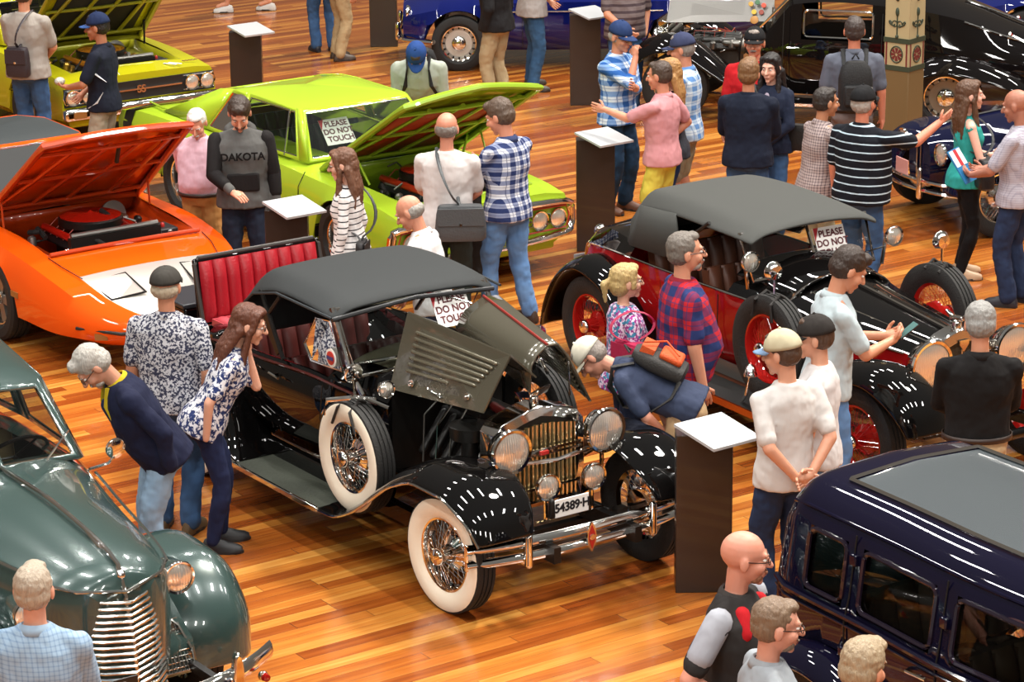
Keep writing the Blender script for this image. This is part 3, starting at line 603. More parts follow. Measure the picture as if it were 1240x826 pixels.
pc = person('man in navy and white check shirt and faded jeans looking down by green car', 599, 122, -48, 1.84, skin='cf8e72', hair=('full', '5a483a'), shirt=('rolled', 'navy_check', 'd4d6dc', 'plaid', '28345e', .07, '8088a4'), pants=jeanl, shoes='3a2a20', arms=('phone', 'phone'), head=(12, 24), collar='3a456a', build=1.08, legs=((.11, .1), (.10, -.12)))
held_box('phone', pc, 0, (.05, .09, .03), (.07, .14, .009), YR(0, 35), mat('phone_brown', '5a3a2a', .4), 'brown-cased phone held by the man in navy and white check shirt', 'phone')
ct = MB(); rows = []
for k in range(9):
    t = k / 8; rows.append([pc['el'][0][1].lerp(pc['el'][0][2], .5) + V((.0 + .05 * math.cos(a) * (1 + t) + .02 * math.sin(3 * a + 4 * t), .15 * math.sin(a) * (.5 + .8 * t) + .03 * t, .02 - .78 * t)) for a in [2 * PI * j / 20 for j in range(20)]])
ct.grid(rows, cv=True, cap=True); worn('folded_coat', pc, ct, mat('dark_leather', '2b2622', .45, bump=(14, .6)), 'dark coat hanging from the arm of the man in navy and white check shirt', 'coat')
pk = person('man in blue cap and grey T-shirt stooping behind the green car', 503, 62, 184, 1.74, skin='cf8e72', hair=('short', '3a2a20'), shirt=('tee', 'sage_tee', 'a2a89c'), lean=34, head=(0, 30), cap=('24427c', '24427c'), arms=('lowfront', 'lowfront'), build=1.2)
backpack(pk, 'black backpack worn by the stooping man in blue cap', '17181b')
# --- top left
pz = person('man from behind in grey short-sleeved shirt and blue jeans beside the yellow car', 28, -22, 18, 1.86, hair=('short', '4a3426'), shirt=('tee', 'grey_tee', '9a928a'), pants=jean, arms=('lowfront', 'lowfront'), build=1.12)
shoulder_bag(pz, 1, 'dark brown shoulder bag on the back of the man by the yellow car', '2a2228', (.24, .10, .28), (.0, -.20, .08), name='shoulder_bag')
pn_ = person('man in navy cap and navy polo with white swooshes walking left', 116, 18, -78, 1.76, skin='a86e52', hair=('short', '1c1614'), shirt=('polo', 'navy_polo', '161a28'), pants=('long', 'stone_trousers', '9a8e7c'), cap=('1c2848', '3a5890'), arms=(((.14, .30, 1.06), (.7, -.4, -.4), (-.3, 1, .1), (0, -.3, 1), .7), 'lowfront'), build=1.08, head=(0, 8))
for s in (-1, 1):
    for a, b, c in (((.16, .06, .40), (.20, .02, .30), (.17, -.10, .20)), ((.17, .06, .30), (.16, .10, .22), (.10, .15, .16)), ((.17, -.06, .10), (.18, .0, .0), (.17, .1, -.06))):
        MB().tube([pn_['T'](s * (a[0] * 1.08), a[1], a[2]), pn_['T'](s * (b[0] * 1.10), b[1], b[2]), pn_['T'](s * (c[0] * 1.08), c[1], c[2])], [.004, .022, .004], 6, flat=.5).build('white_swoosh', cloth('swoosh_white', 'd0d2d8'), pn_['root'])
w = pn_['el'][0][2]; worn('paper_parcel', pn_, MB().ell(w + V((.03, .1, .05)), (.06, .05, .04)), mat('foil', 'b8b4a8', .5, .2, bump=(60, .8)), 'crumpled white parcel in the hands of the man in navy polo', 'parcel')
person('walking person in shorts and grey shoes cut off by the top edge', 0, 0, -88, 1.74, shirt=('tee', 'red_tee', '7a2a22'), pants=('shorts', 'grey_shorts', '5a5a5c'), shoes='b8b4ae', ground=(300, 14), legs=((.07, .28), (.07, -.30)))
person('person in blue jeans at the top edge behind the khaki trousers', 0, 0, -20, 1.74, pants=jean, shirt=('tee', 'dark_tee', '32333a'), ground=(393, 62), shoes='1b1c24')
person('person in khaki trousers and brown shoes at the top edge', 0, 0, 60, 1.78, pants=('long', 'sand_trousers', 'a8906c'), shirt=('tee', 'red_tee', '7a2a22'), ground=(411, 72), shoes='3a2c22')
# --- top centre
person('person in black jacket and khaki trousers before the royal blue saloon', 0, 0, -60, 1.80, shirt=('jacket', 'black_jacket', '1d1c1e'), pants=('long', 'khaki2', 'a39070'), arms=('pocket', 'down'), ground=(603, 128), shoes='1d1a18', build=1.1)
person('person in grey polo and blue jeans standing astride beside the black jacket', 0, 0, 70, 1.80, shirt=('polo', 'ash_polo', 'a39c98'), pants=('long', 'jeans_steel', '3f5f80', 'denim', '1f3a58'), arms=('lowfront', 'phone'), ground=(645, 108), legs=((.17, .05), (.17, -.05)), shoes='3a3028', build=1.12)
person('person in grey and maroon striped T-shirt at top edge behind blue cap', 0, 0, 165, 1.78, shirt=('tee', 'maroon_stripe', '6a5e5e', 'hstripe', '42363a', .07, .4), pants=jean, arms=('pocket', 'lowfront'), ground=(756, 138), build=1.15, belly=.05)
person('man in blue cap and glasses with hand on chin, blue check shirt and jeans', 754, 29, 128, 1.80, skin='cf8e72', hair=('bald', '9a928a'), shirt=('rolled', 'blue_white_check', 'd0dbe6', 'plaid', '2b5a9c', .10, '7a9ccc'), pants=('long', 'jeans_deep', '24405c', 'denim', '16283c'), cap=('25375f', '25375f'), glasses='clear', arms=('crossed', 'chin'), shoes='5a3420', head=(-6, 14), build=1.1)
person('man in pale pink polo and yellow shorts pointing left, hand on hip', 797, 76, -62, 1.72, skin='cf8e72', hair=('short', '4a3a30'), shirt=('polo', 'rose_polo', 'c98c90'), pants=('shorts', 'yellow_shorts', 'd2c24e'), arms=(((.14, .50, 1.30), (.4, -.2, -1), (0, 1, .1), (-1, 0, 0), .3), 'hip'), head=(0, 10), build=1.1, shoes='b8b4ae')
pf = person('man in navy cap, pale blue check shirt and stone shorts facing left', 824, 43, -72, 1.80, skin='cf8e72', hair=('short', '8a8078'), shirt=('sleeved', 'sky_check', 'ccd6de', 'plaid', '5c84b8', .085, 'a6bbd2'), pants=('shorts', 'stone_shorts', 'a0957a'), cap=('363c58', '363c58'), arms=('lowfront', 'down'), head=(0, 10), build=1.1, shoes='b8b4ae')
held_box('folded_papers', pf, 1, (.0, .04, -.08), (.012, .12, .30), YR(0, -35), mat('white_card', 'eceae6', .6), 'folded white papers in the hand of the man in stone shorts', 'papers')
person('blonde woman mostly hidden behind the man in pink polo', 808, 72, -80, 1.665, female=True, skin='d8a48a', hair=('long', 'a87c48'), shirt=('tee', 'dark_tee', '32333a'), head=(0, 10))
person('man in black cap and red and black shirt facing the camera', 914, 36, 192, 1.78, skin='cf8e72', hair=('short', '8a8078'), shirt=('polo', 'red_polo', 'b81c22'), cap=('1a1a1c', '1a1a1c'), arms=('down', 'down'), beard=('moustache', '8a8078'), build=1.12, collar='1c1a1a')
person('man from behind in dark navy sweater, hair light brown', 907, 72, 14, 1.76, hair=('full', '7a5838'), shirt=('coat', 'navy_sweater', '161c2c'), pants=jean, arms=('lowfront', 'lowfront'), collar='161c2c', build=1.08)
pl_ = person('smiling woman with long black hair in navy cardigan over lilac top', 933, 66, 205, 1.68, female=True, skin='e0ae98', hair=('long', '1c1616'), shirt=('jacket', 'navy_cardigan', '1c2336'), pants=jean, arms=('lowfront', 'lowfront'), head=(0, 6))
MB().ell(pl_['T'](0, .10, .33), (.055, .055, .15)).build('lilac_top', cloth('lilac', '9a8e9c'), pl_['root'])
shoulder_bag(pl_, -1, 'black handbag on the elbow of the smiling woman with black hair', '1c1a18', (.28, .11, .24), (.24, -.03, .05), cross=False, name='handbag')
# --- near the pillar
pr = person('man from behind in slate grey short-sleeved shirt wearing black backpack', 1035, 22, 2, 1.84, skin='cf8468', hair=('short', '3f3430'), shirt=('sleeved', 'slate_shirt', '5c606c'), pants=('long', 'mauve_trousers', '7a6c68'), arms=('down', 'down'), build=1.12, collar='5c606c', untuck=False)
backpack(pr, 'black backpack on the man in slate grey shirt', '131314')
person('dark-haired man in brown check shirt with rolled sleeves facing right', 1001, 108, 66, 1.70, skin='b8805e', hair=('short', '2c2420'), shirt=('rolled', 'brown_check', 'a89894', 'check', '4a3c44', .024), pants=('long', 'sand2', 'b0a080'), arms=('lowfront', 'lowfront'), lean=6)
person('man in black cap and dark striped polo, arm stretched out to the right', 1046, 107, 38, 1.80, skin='cf8468', hair=('short', 'a8a098'), shirt=('polo', 'dark_stripe', '12141c', 'hstripe', 'b4c8d4', .066, .16), pants=jean, cap=('1a1a1c', '1a1a1c'), arms=('down', 'out'), build=1.25, belly=.06, glasses='sun')
pg_ = person('young woman with long ombre hair, teal and black top and black leggings', 1174, 98, 84, 1.70, female=True, skin='dfae9a', hair=('long', '5a3c28'), shirt=('tank', 'teal_top', '2f9a94'), pants=('tight', 'leggings', '131214'), shoes='b89878', arms=(((.12, .26, 1.06), (.6, -.4, -.7), (0, 1, 0), (-1, 0, 0), .6), ((.12, .28, 1.05), (.6, -.4, -.7), (0, 1, 0), (-1, 0, 0), .6)), build=.92)
shoulder_bag(pg_, 1, 'large black handbag under the arm of the woman with ombre hair', '1b191b', (.38, .14, .26), (.20, .10, .06), cross=False, name='handbag')
py_ = person('bald man in pale patterned shirt and blue jeans at the right edge', 1228, 110, -58, 1.80, skin='a8705a', hair=('none', '3a2a20'), shirt=('sleeved', 'dotted_shirt', 'aaa6b0', 'check', '8c8894', .018), pants=jeand, shoes='1b1c24', arms=('book', 'book'), head=(0, 16), build=1.1)
hb_ = held_box('event_programme', py_, 0, (.06, .12, .05), (.22, .30, .012), YR(0, 55), mat('programme_blue', '1f6a9c', .4), 'blue and white programme held by the bald man at right edge', 'booklet')
MB().box((0, .07, .0075), (.2, .14, .002)).m(1).box((0, .07, .009), (.06, .14, .001)).build('cover_picture', [mat('white_card', 'eceae6', .6), mat('sign_red', 'a8242c', .6)], hb_, smooth=False)
# ------------------------------------------------------------------ cars: shared builders
CAR_HEAD = R(-55.5)
def car(name, origin, label, rz=CAR_HEAD, cat='car'):
    return empty(name, (origin[0], origin[1], 0), rz, label, cat)
def wheel(root, x, y, r=.35, w=.15, style='wire', side=None, white=True, rim='chrome', rimcol=None, steer=0., z=None, name='wheel', spokes=True, rr=.62):
    """tyre with rim, spokes and hub cap; the wheel's outer face looks towards +-y"""
    s = (1 if y > 0 else -1) if side is None else side
    X = Matrix.Translation((x, y, r if z is None else z)) @ Matrix.Rotation(steer, 4, 'Z') @ Matrix.Scale(s, 4, (0, 1, 0))
    t = MB(); t.X = X; ri = r * rr; h = w / 2
    prof = [(ri, -h * .6), (ri + (r - ri) * .3, -h * .98), (r * .9, -h * 1.0), (r * .965, -h * .9)]
    nz = 4
    for k in range(nz):
        a = -h * .82 + 1.64 * h * k / nz; b = a + 1.64 * h / nz; g = .012
        prof += [(r, a), (r, b - g), (r - .008, b - g), (r - .008, b)] if k < nz - 1 else [(r, a), (r, b)]
    prof += [(r * .965, h * .9)]
    t.lathe(prof, (0, 0, 0), (0, 1, 0), 44)
    t.m(1 if white else 0).lathe([(r * .965, h * .9), (r * .93, h * 1.0), (ri + (r - ri) * .3, h * 1.0), (ri, h * .6)], (0, 0, 0), (0, 1, 0), 44)
    o = t.build(name, [rubber, mat('whitewall', 'e9dfcb', .5)], root)
    rm = chrome if rim == 'chrome' else mat('rim_' + rim, rim, .3, 0, 1)
    q = MB(); q.X = X
    q.lathe([(ri + .012, h * .62), (ri + .006, h * .72), (ri - .006, h * .68), (ri - .018, h * .3), (ri - .02, -h * .3), (ri, -h * .6)], (0, 0, 0), (0, 1, 0), 40)
    q.build('rim', rm, o)
    if style == 'wire' and spokes:
        sp = MB(); sp.X = X; n = 30
        for k in range(n):
            for (hr, hy, ry, off) in ((.05, h * 1.05, h * .25, .25), (.09, -h * .2, -h * .1, -.25)):
                a = 2 * PI * k / n; b = a + off * (1 if k % 2 else -1)
                sp.tube([(math.cos(a) * hr, hy, math.sin(a) * hr), (math.cos(b) * (ri - .012), ry, math.sin(b) * (ri - .012))], .0017, 4)
        sp.lathe([(.02, -h), (.10, -h * .8), (.105, -h * .2), (.06, h * .1), (.05, h * 1.1), (.02, h * 1.15)], (0, 0, 0), (0, 1, 0), 20, True)
        sp.build('wire_spokes', chrome if rim == 'chrome' else rm, o)
    elif style == 'disc':
        d = MB(); d.X = X; d.lathe([(ri, 0), (ri * .82, h * .2), (ri * .78, h * .35), (ri * .4, h * .3), (.001, h * .3)], (0, 0, 0), (0, 1, 0), 36)
        for k in range(16):
            a = 2 * PI * k / 16; d.m(1).disc((math.cos(a) * ri * .87, h * .17, math.sin(a) * ri * .87), (0, 1, 0), ri * .055, .02, 10)
        d.build('wheel_disc', [mat('rim_' + (rimcol or 'b9b7b2'), rimcol or 'b9b7b2', .3, .6), dark], o)
    elif style == 'mag':
        d = MB(); d.X = X; d.m(1).lathe([(ri, -h * .2), (.001, -h * .2)], (0, 0, 0), (0, 1, 0), 24); d.m(0)
        for k in range(5):
            a = 2 * PI * k / 5; u = V((math.cos(a), 0, math.sin(a))); v = V((-math.sin(a), 0, math.cos(a)))
            d.prism([(.03, -.035), (ri - .01, -.05), (ri - .01, .05), (.03, .035)], V((0, h * .15, 0)), u, v, (0, h * .3, 0))
        d.build('wheel_disc', [mat('mag_grey', '8a8884', .3, .8), dark], o)
    hc = MB(); hc.X = X; k = 1.3 if style == 'wire' else .5; rc = .055 if style != 'disc' else ri * .42
    hc.lathe([(rc, h * k), (rc, h * (k + .12)), (rc * .85, h * (k + .3)), (rc * .3, h * (k + .42)), (.002, h * (k + .43))], (0, 0, 0), (0, 1, 0), 24)
    hc.build('hub_cap', chrome, o)
    return o
def fender(root, path, mt, side=1, name='fender', t=.012, n=10, inner=True, bead=None):
    """path: (x, z, y_in, y_out, drop) along the crown; a domed sheet, open below"""
    keys = [(i, list(p)) for i, p in enumerate(path)]; m_ = (len(path) - 1) * 4; rows = []
    P = [spline(keys, i / 4) for i in range(m_ + 1)]
    for i, (x, z, yi, yo, dr) in enumerate(P):
        a, b = P[max(0, i - 1)], P[min(m_, i + 1)]; tx, tz = b[0] - a[0], b[1] - a[1]; L = math.hypot(tx, tz) or 1
        nx, nz = -tz / L, tx / L
        if nz < 0 and abs(tx) > .001 and tx > 0: nx, nz = -nx, -nz
        sg = 1 if path[-1][0] > path[0][0] else -1; nx, nz = (-tz / L * sg, tx / L * sg); row = []
        for j in range(n + 1):
            u = j / n; c = (2 * u - 1); d = dr * (abs(c) ** 2.6) * (1 if c > 0 else .45); yy = yi + (yo - yi) * (u ** .9 if u < 1 else 1)
            row.append((x - nx * d, side * yy, z - nz * d))
        rows.append(row)
    o = MB().grid(rows).build(name, mt, root, solid=t, sub=1)
    if bead:
        MB().tube([r[-1] for r in rows], .009, 6).build('bead', bead, o)
    return o
def lamp(root, c, r, name='headlamp', d=(1, 0, 0), bowl=None, depth=.8, lens=None, stalk=None):
    o = MB().lathe([(.004, -r * depth), (r * .45, -r * depth * .92), (r * .8, -r * depth * .6), (r * .98, -r * .12), (r * 1.0, 0)], c, d, 28).build(name, bowl or chrome, root)
    q = MB().lathe([(r * .9, .0), (r * 1.02, -.01), (r * 1.07, .004), (r * 1.02, .018), (r * .9, .014)], c, d, 28).build('lamp_rim', chrome, o)
    a = V(d).normalized()
    MB().lathe([(r * .92, .006), (r * .7, .016), (r * .4, .024), (r * .02, .028)], c, d, 28).build('lamp_lens', lens or LENS, o)
    if stalk: MB().tube([V(c) - a * r * .3 - V((0, 0, r * .7)), stalk], .014, 8).build('lamp_stalk', chrome, o)
    return o
def sign(root_name, pos, rz, tilt, size=(.42, .32)):
    """white PLEASE DO NOT TOUCH card with its red corner"""
    w, h = size; M_ = Matrix.Translation(pos) @ Matrix.Rotation(rz, 4, 'Z') @ Matrix.Rotation(PI / 2 - tilt, 4, 'X')
    b = MB().box((0, 0, 0), (w, h, .004)); b.m(1).add([(-w / 2, h / 2, .003), (-w / 2, h * .08, .003), (-w / 2 + w * .17, h / 2, .003)], [[0, 1, 2]])
    o = b.build('warning_sign', [mat('white_card', 'eceae6', .6), mat('sign_red', 'a8242c', .6)], smooth=False)
    o.data.transform(M_)
    X = M_ @ Matrix.Translation((w * .04, 0, .004))
    textobj('lettering', 'PLEASE\nDO NOT\nTOUCH', h * .29, mat('sign_ink', '5a2026', .6), o, X, .0005)
    return o
def slab(mb, pts, t):
    """thin plate through 4 corner points, thickness t"""
    a, b, c, d = [V(p) for p in pts]; n = (b - a).cross(d - a).normalized() * t / 2
    return mb.add([a - n, b - n, c - n, d - n, a + n, b + n, c + n, d + n], [[3, 2, 1, 0], [4, 5, 6, 7], [0, 1, 5, 4], [1, 2, 6, 5], [2, 3, 7, 6], [3, 0, 4, 7]])
def shell(keys, arches, skip=None, name='body', mt=None, root=None, step=.06, arch_r=.39, two=None, x0=None, x1=None, sub=0):
    """body skin from half sections [(x, [(y, z) ...sill to crown])]; wheel arches push the lower skin up"""
    K = [(x, [c for p in s for c in p]) for x, s in keys]; n = len(keys[0][1]); xa, xb = keys[0][0], keys[-1][0]; m_ = int((xb - xa) / step)
    xs = [xa + (xb - xa) * i / m_ for i in range(m_ + 1)]; rows = []
    for x in xs:
        q = spline(K, x); P = [[q[2 * j], q[2 * j + 1]] for j in range(n)]
        for ax, az, ar in arches:
            if abs(x - ax) < ar:
                h = az + math.sqrt(ar * ar - (x - ax) ** 2)
                for p in P:
                    if p[1] < h and p[0] > .55: p[1] = h
        rows.append([(x, -y, z) for y, z in P] + [(x, y, z) for y, z in P[::-1][1:]])
    def sk(i, j):
        jj = j if j < n - 1 else 2 * n - 3 - j
        xm = (xs[i] + xs[min(i + 1, m_)]) / 2
        return bool(skip and skip(xm, jj, j >= n - 1))
    b = MB(); vs = [p for r in rows for p in r]; L = 2 * n - 1; fs = []
    for i in range(m_):
        for j in range(L - 1):
            if sk(i, j): continue
            b.cur = 1 if (two and two((xs[i] + xs[i + 1]) / 2, j if j < n - 1 else 2 * n - 3 - j)) else 0
            fs.append(([i * L + j, i * L + j + 1, (i + 1) * L + j + 1, (i + 1) * L + j], b.cur))
    base = len(b.v); b.v += [V(p) for p in vs]
    for f, k in fs: b.f.append(f); b.mi.append(k)
    b.cur = 0; b.f.append(list(range(L))[::-1]); b.mi.append(0); b.f.append([m_ * L + j for j in range(L)]); b.mi.append(0)
    return b.build(name, mt, root, sub=sub), (lambda x: spline(K, x))
def arch_liner(root, x, y, r, w, z):
    b = MB(); rows = []
    for k in range(13):
        a = PI * k / 12; rows.append([(x + math.cos(a) * r, y - w, z + math.sin(a) * r), (x + math.cos(a) * r, y + w, z + math.sin(a) * r)])
    b.grid(rows); return b.build('wheel_arch', dark, root)
def greenhouse(root, segs, roofm, framem, roof_extra=None, dome=.05, glass=PANE, trim=chrome, roof_mat=None, inset=.04):
    """segs: closed ring of ((bx,by,bz),(tx,ty,tz),kind) posts; kind of the wall that FOLLOWS each post: 'glass' or 'panel'"""
    n = len(segs); fr = MB(); tr = MB(); k = 0
    for i in range(n):
        b0, t0, kind = segs[i]; b1, t1, _ = segs[(i + 1) % n]; b0, t0, b1, t1 = V(b0), V(t0), V(b1), V(t1)
        if kind == 'panel': fr.grid([[b0, b0.lerp(t0, .5), t0], [b1, b1.lerp(t1, .5), t1]])
        elif kind == 'glass':
            def at(u, v): return b0.lerp(b1, u).lerp(t0.lerp(t1, u), v)
            iu = inset / max((b1 - b0).length, .2); iv = inset / max((t0 - b0).length, .2)
            o_ = [at(0, 0), at(1, 0), at(1, 1), at(0, 1)]; i_ = [at(iu, iv), at(1 - iu, iv), at(1 - iu, 1 - iv), at(iu, 1 - iv)]
            fr.add(o_ + i_, [[a, (a + 1) % 4, (a + 1) % 4 + 4, a + 4] for a in range(4)])
            tr.tube(i_, .009, 6, closed=True)
            w = MB().add(i_, [[0, 1, 2, 3]]).build('window_pane', glass, root, smooth=False)
            k += 1
    # roof: rings shrinking to a domed crown
    T_ = [V(s[1]) for s in segs]; c = sum(T_, V((0, 0, 0))) / n; dense = []
    for i in range(n):
        a, b = T_[i], T_[(i + 1) % n]; m_ = max(1, int((b - a).length / .12)); dense += [a.lerp(b, j / m_) for j in range(m_)]
    rows = []
    for k_ in range(7):
        t = k_ / 6 * .97; rows.append([p.lerp(V((c.x, c.y * 0, p.z * (1 - t) + (c.z) * t)), t) + V((0, 0, dome * math.sin(t * PI / 2) ** .7)) for p in dense])
    rb = MB().grid(rows, cv=True); rb.f.append([6 * len(dense) + j for j in range(len(dense))]); rb.mi.append(0)
    rb.build('roof', roof_mat or roofm, root)
    fr.build('pillars', framem, root, solid=.012); tr.build('window_trim', trim, root)
def engine(root, x0, x1, hw, z0, z1, seed, lid='9c1d14', accent='2a2a2c', cleaner=True, wires=True):
    """a busy engine: block, heads, covers, carburettor and air cleaner, fan, battery, hoses and leads as parts of the car"""
    rnd = random.Random(seed); xc = (x0 + x1) / 2; L = x1 - x0; em = mat('engine_' + accent, accent, .4, .3)
    b = MB().box((xc - .02, 0, (z0 + z1) / 2 - .05), (L * .62, hw * .55, (z1 - z0) * .7))
    for s in (-1, 1): b.box((xc - .02, s * hw * .38, z1 - .14), (L * .58, hw * .2, .12), Matrix.Rotation(s * .5, 3, 'X'))
    o = b.build('engine_block', em, root, bevel=.015)
    for s in (-1, 1):
        MB().box((xc - .02, s * hw * .42, z1 - .085), (L * .55, hw * .17, .06), Matrix.Rotation(s * .5, 3, 'X')).build('valve_cover', mat('valve_' + lid, lid, .3, .1, .5), o, bevel=.02)
    if cleaner:
        MB().lathe([(.04, -.04), (.25, -.035), (.265, -.02), (.265, .03), (.25, .045)], (xc, 0, z1 - .01), (0, 0, 1), 32).m(1).lathe([(.25, .045), (.2, .062), (.03, .068), (.004, .085)], (xc, 0, z1 - .01), (0, 0, 1), 32).build('air_cleaner', [engine_m, mat('cleaner_' + lid, lid, .25, .1, 1)], root)
    MB().box((x1 - .06, 0, z1 - .13), (.06, hw * 1.25, .22)).m(1).tube([(x1 - .06, -hw * .6, z1), (x1 - .06, hw * .6, z1)], .022, 8).build('radiator', [dark, steel], root)
    MB().box((x1 - .2, hw * .78, z1 - .16), (.24, .17, .17)).m(1).cap((x1 - .16, hw * .75, z1 - .07), (x1 - .16, hw * .75, z1 - .055), .018).build('battery', [mat('battery_case', '1a1a1c', .5), mat('terminal_red', 'a81d16', .5)], root, bevel=.01)
    MB().lathe([(.005, -.03), (.11, -.02), (.115, .02), (.005, .03)], (x0 + .08, hw * .62, z1 - .1), (1, 0, .2), 20).cap((x0 + .15, hw * .62, z1 - .1), (x0 + .3, hw * .62, z1 - .09), .035).build('brake_booster', steel, root)
    for k in range(13):
        s = rnd.choice((-1, 1)); p = [V((x0 + L * rnd.random(), s * hw * rnd.uniform(.1, .9), z1 - rnd.uniform(.02, .15)))]
        for _ in range(3): p.append(p[-1] + V((rnd.uniform(-.16, .16), -s * rnd.uniform(-.05, .16), rnd.uniform(-.05, .06))))
        MB().tube([spline([(i, list(q)) for i, q in enumerate(p)], t / 4) for t in range(13)], rnd.choice((.008, .014, .022)), 7).build('hose', rnd.choice((rubber, rubber, chrome, steel)), root)
    for k in range(9):
        s = rnd.choice((-1, 1)); MB().lathe([(.03, 0), (.035, .02), (.035, .07), (.02, .085)], (x0 + L * rnd.uniform(.05, .95), s * hw * rnd.uniform(.5, .92), z1 - .2 + rnd.uniform(0, .08)), (rnd.uniform(-.3, .3), rnd.uniform(-.3, .3), 1), 14, True).build('reservoir', rnd.choice((steel, chrome, mat('brass_part', 'b08a3c', .3, .8), engine_m)), root)
    if wires:
        w = MB()
        for k in range(8):
            s = 1 if k % 2 else -1; x = xc - L * .22 + L * .06 * k; w.tube([(xc - .2, 0, z1 - .02), (x, s * hw * .3, z1 + .0), (x, s * hw * .5, z1 - .1)], .005, 5)
        w.build('plug_leads', mat('lead_red', '8e3020', .5), root)
def pleat(mb, a0, a1, b0, b1, n, depth, nrm):
    """channelled upholstery between the lines a0-a1 (bottom) and b0-b1 (top)"""
    a0, a1, b0, b1, nrm = V(a0), V(a1), V(b0), V(b1), V(nrm).normalized(); rows = []; m_ = n * 8
    for i in range(7):
        v = i / 6; e = 1 - abs(2 * v - 1) ** 6; p, q = a0.lerp(b0, v), a1.lerp(b1, v)
        rows.append([p.lerp(q, j / m_) + nrm * depth * (abs(math.sin(PI * j / 8)) ** .45) * (.25 + .75 * e) for j in range(m_ + 1)])
    mb.grid(rows)
    mb.grid([[p for p in rows[0]], [p - nrm * depth * 1.5 for p in rows[0]], [p - nrm * depth * 1.5 for p in rows[-1]], [p for p in rows[-1]]]); return mb
def seats(root, rows, hw, mt, z=.55, back=.42, pleats=7):
    for x in rows:
        b = MB(); b.box((x - .08, 0, z + back / 2), (.08, 2 * hw, back), Matrix.Rotation(-.2, 3, 'Y')); pleat(b, (x - .0, -hw, z - .02), (x - .0, hw, z - .02), (x - .09, -hw, z + back + .02), (x - .09, hw, z + back + .02), pleats, .045, (1, 0, .2))
        b.box((x + .2, 0, z - .12), (.44, 2 * hw, .12)); pleat(b, (x + .42, -hw, z - .06), (x + .42, hw, z - .06), (x - .02, -hw, z - .06), (x - .02, hw, z - .06), pleats, .04, (0, 0, 1))
        b.build('seat', mt, root)
def steering(root, c, r=.19, axis=(-.75, 0, .65)):
    x, y, a = frame(axis); c = V(c); b = MB().tube([c + x * math.cos(2 * PI * j / 28) * r + y * math.sin(2 * PI * j / 28) * r for j in range(28)], .012, 7, closed=True)
    for k in range(3): b.tube([c, c + x * math.cos(2.1 * k) * r + y * math.sin(2.1 * k) * r], .008, 5)
    b.tube([c, c - a * .5], .016, 7); b.build('steering_wheel', mat('wheel_black', '141212', .35), root)
def drape(keys, ny, name, mt, root, t=.015, sub=1):
    """sheet across the car: keys [(x, z, half_width, crown, edge_drop)]"""
    K = [(i, list(k)) for i, k in enumerate(keys)]; m_ = (len(keys) - 1) * 3; rows = []
    for i in range(m_ + 1):
        x, z, w, c, e = spline(K, i / 3); rows.append([(x, w * (2 * j / ny - 1), z + c * (1 - abs(2 * j / ny - 1) ** 2) - (e * max(0, abs(2 * j / ny - 1) - .8) / .2)) for j in range(ny + 1)])
    return MB().grid(rows).build(name, mt, root, solid=t, sub=sub)
# ------------------------------------------------------------------ the black tourer in the middle
olive = mat('hood_olive_grey', '4f4b3e', .25, .25, 1)
maroon = mat('maroon_trim', '4a1612', .35, 0, .6)
def tub(root, mt, secs, openx, inner):
    """open touring body from half sections (x, [(y,z)...]); top left open inside openx"""
    sh, f = shell(secs, [(0, 0, .01)], skip=lambda x, j, r: openx[0] < x < openx[1] and j >= len(secs[0][1]) - 3, name='body', mt=mt, root=root, step=.08)
    sh.data.materials.clear()
    for q in (mt if isinstance(mt, list) else [mt]): sh.data.materials.append(q)
    k = sh.modifiers.new('s', 'SOLIDIFY'); k.thickness = .02; k.offset = -1
    return sh
carA = car('vintage_touring_car', (.2179, 15.7217), 'black vintage tourer with whitewall tyres, raised louvred bonnet and chrome grille in the foreground')
root = carA
A_secs = [(-3.75, [(.30, .45), (.36, .55), (.38, .65), (.36, .75), (.25, .80), (0, .82)]),
          (-3.45, [(.42, .40), (.52, .55), (.55, .72), (.52, .86), (.40, .92), (0, .94)]),
          (-3.0, [(.50, .40), (.60, .55), (.64, .75), (.64, .98), (.58, 1.0), (0, 1.0)]),
          (-2.4, [(.52, .40), (.62, .55), (.66, .75), (.66, 1.02), (.60, 1.04), (0, 1.04)]),
          (-1.8, [(.50, .40), (.58, .55), (.62, .75), (.62, 1.04), (.56, 1.06), (0, 1.06)]),
          (-1.45, [(.44, .40), (.50, .55), (.54, .75), (.55, 1.0), (.46, 1.10), (0, 1.15)]),
          (-1.12, [(.38, .40), (.42, .55), (.44, .75), (.45, .95), (.36, 1.06), (0, 1.13)])]
tub(root, [black_paint], A_secs, (-3.0, -1.6), None)
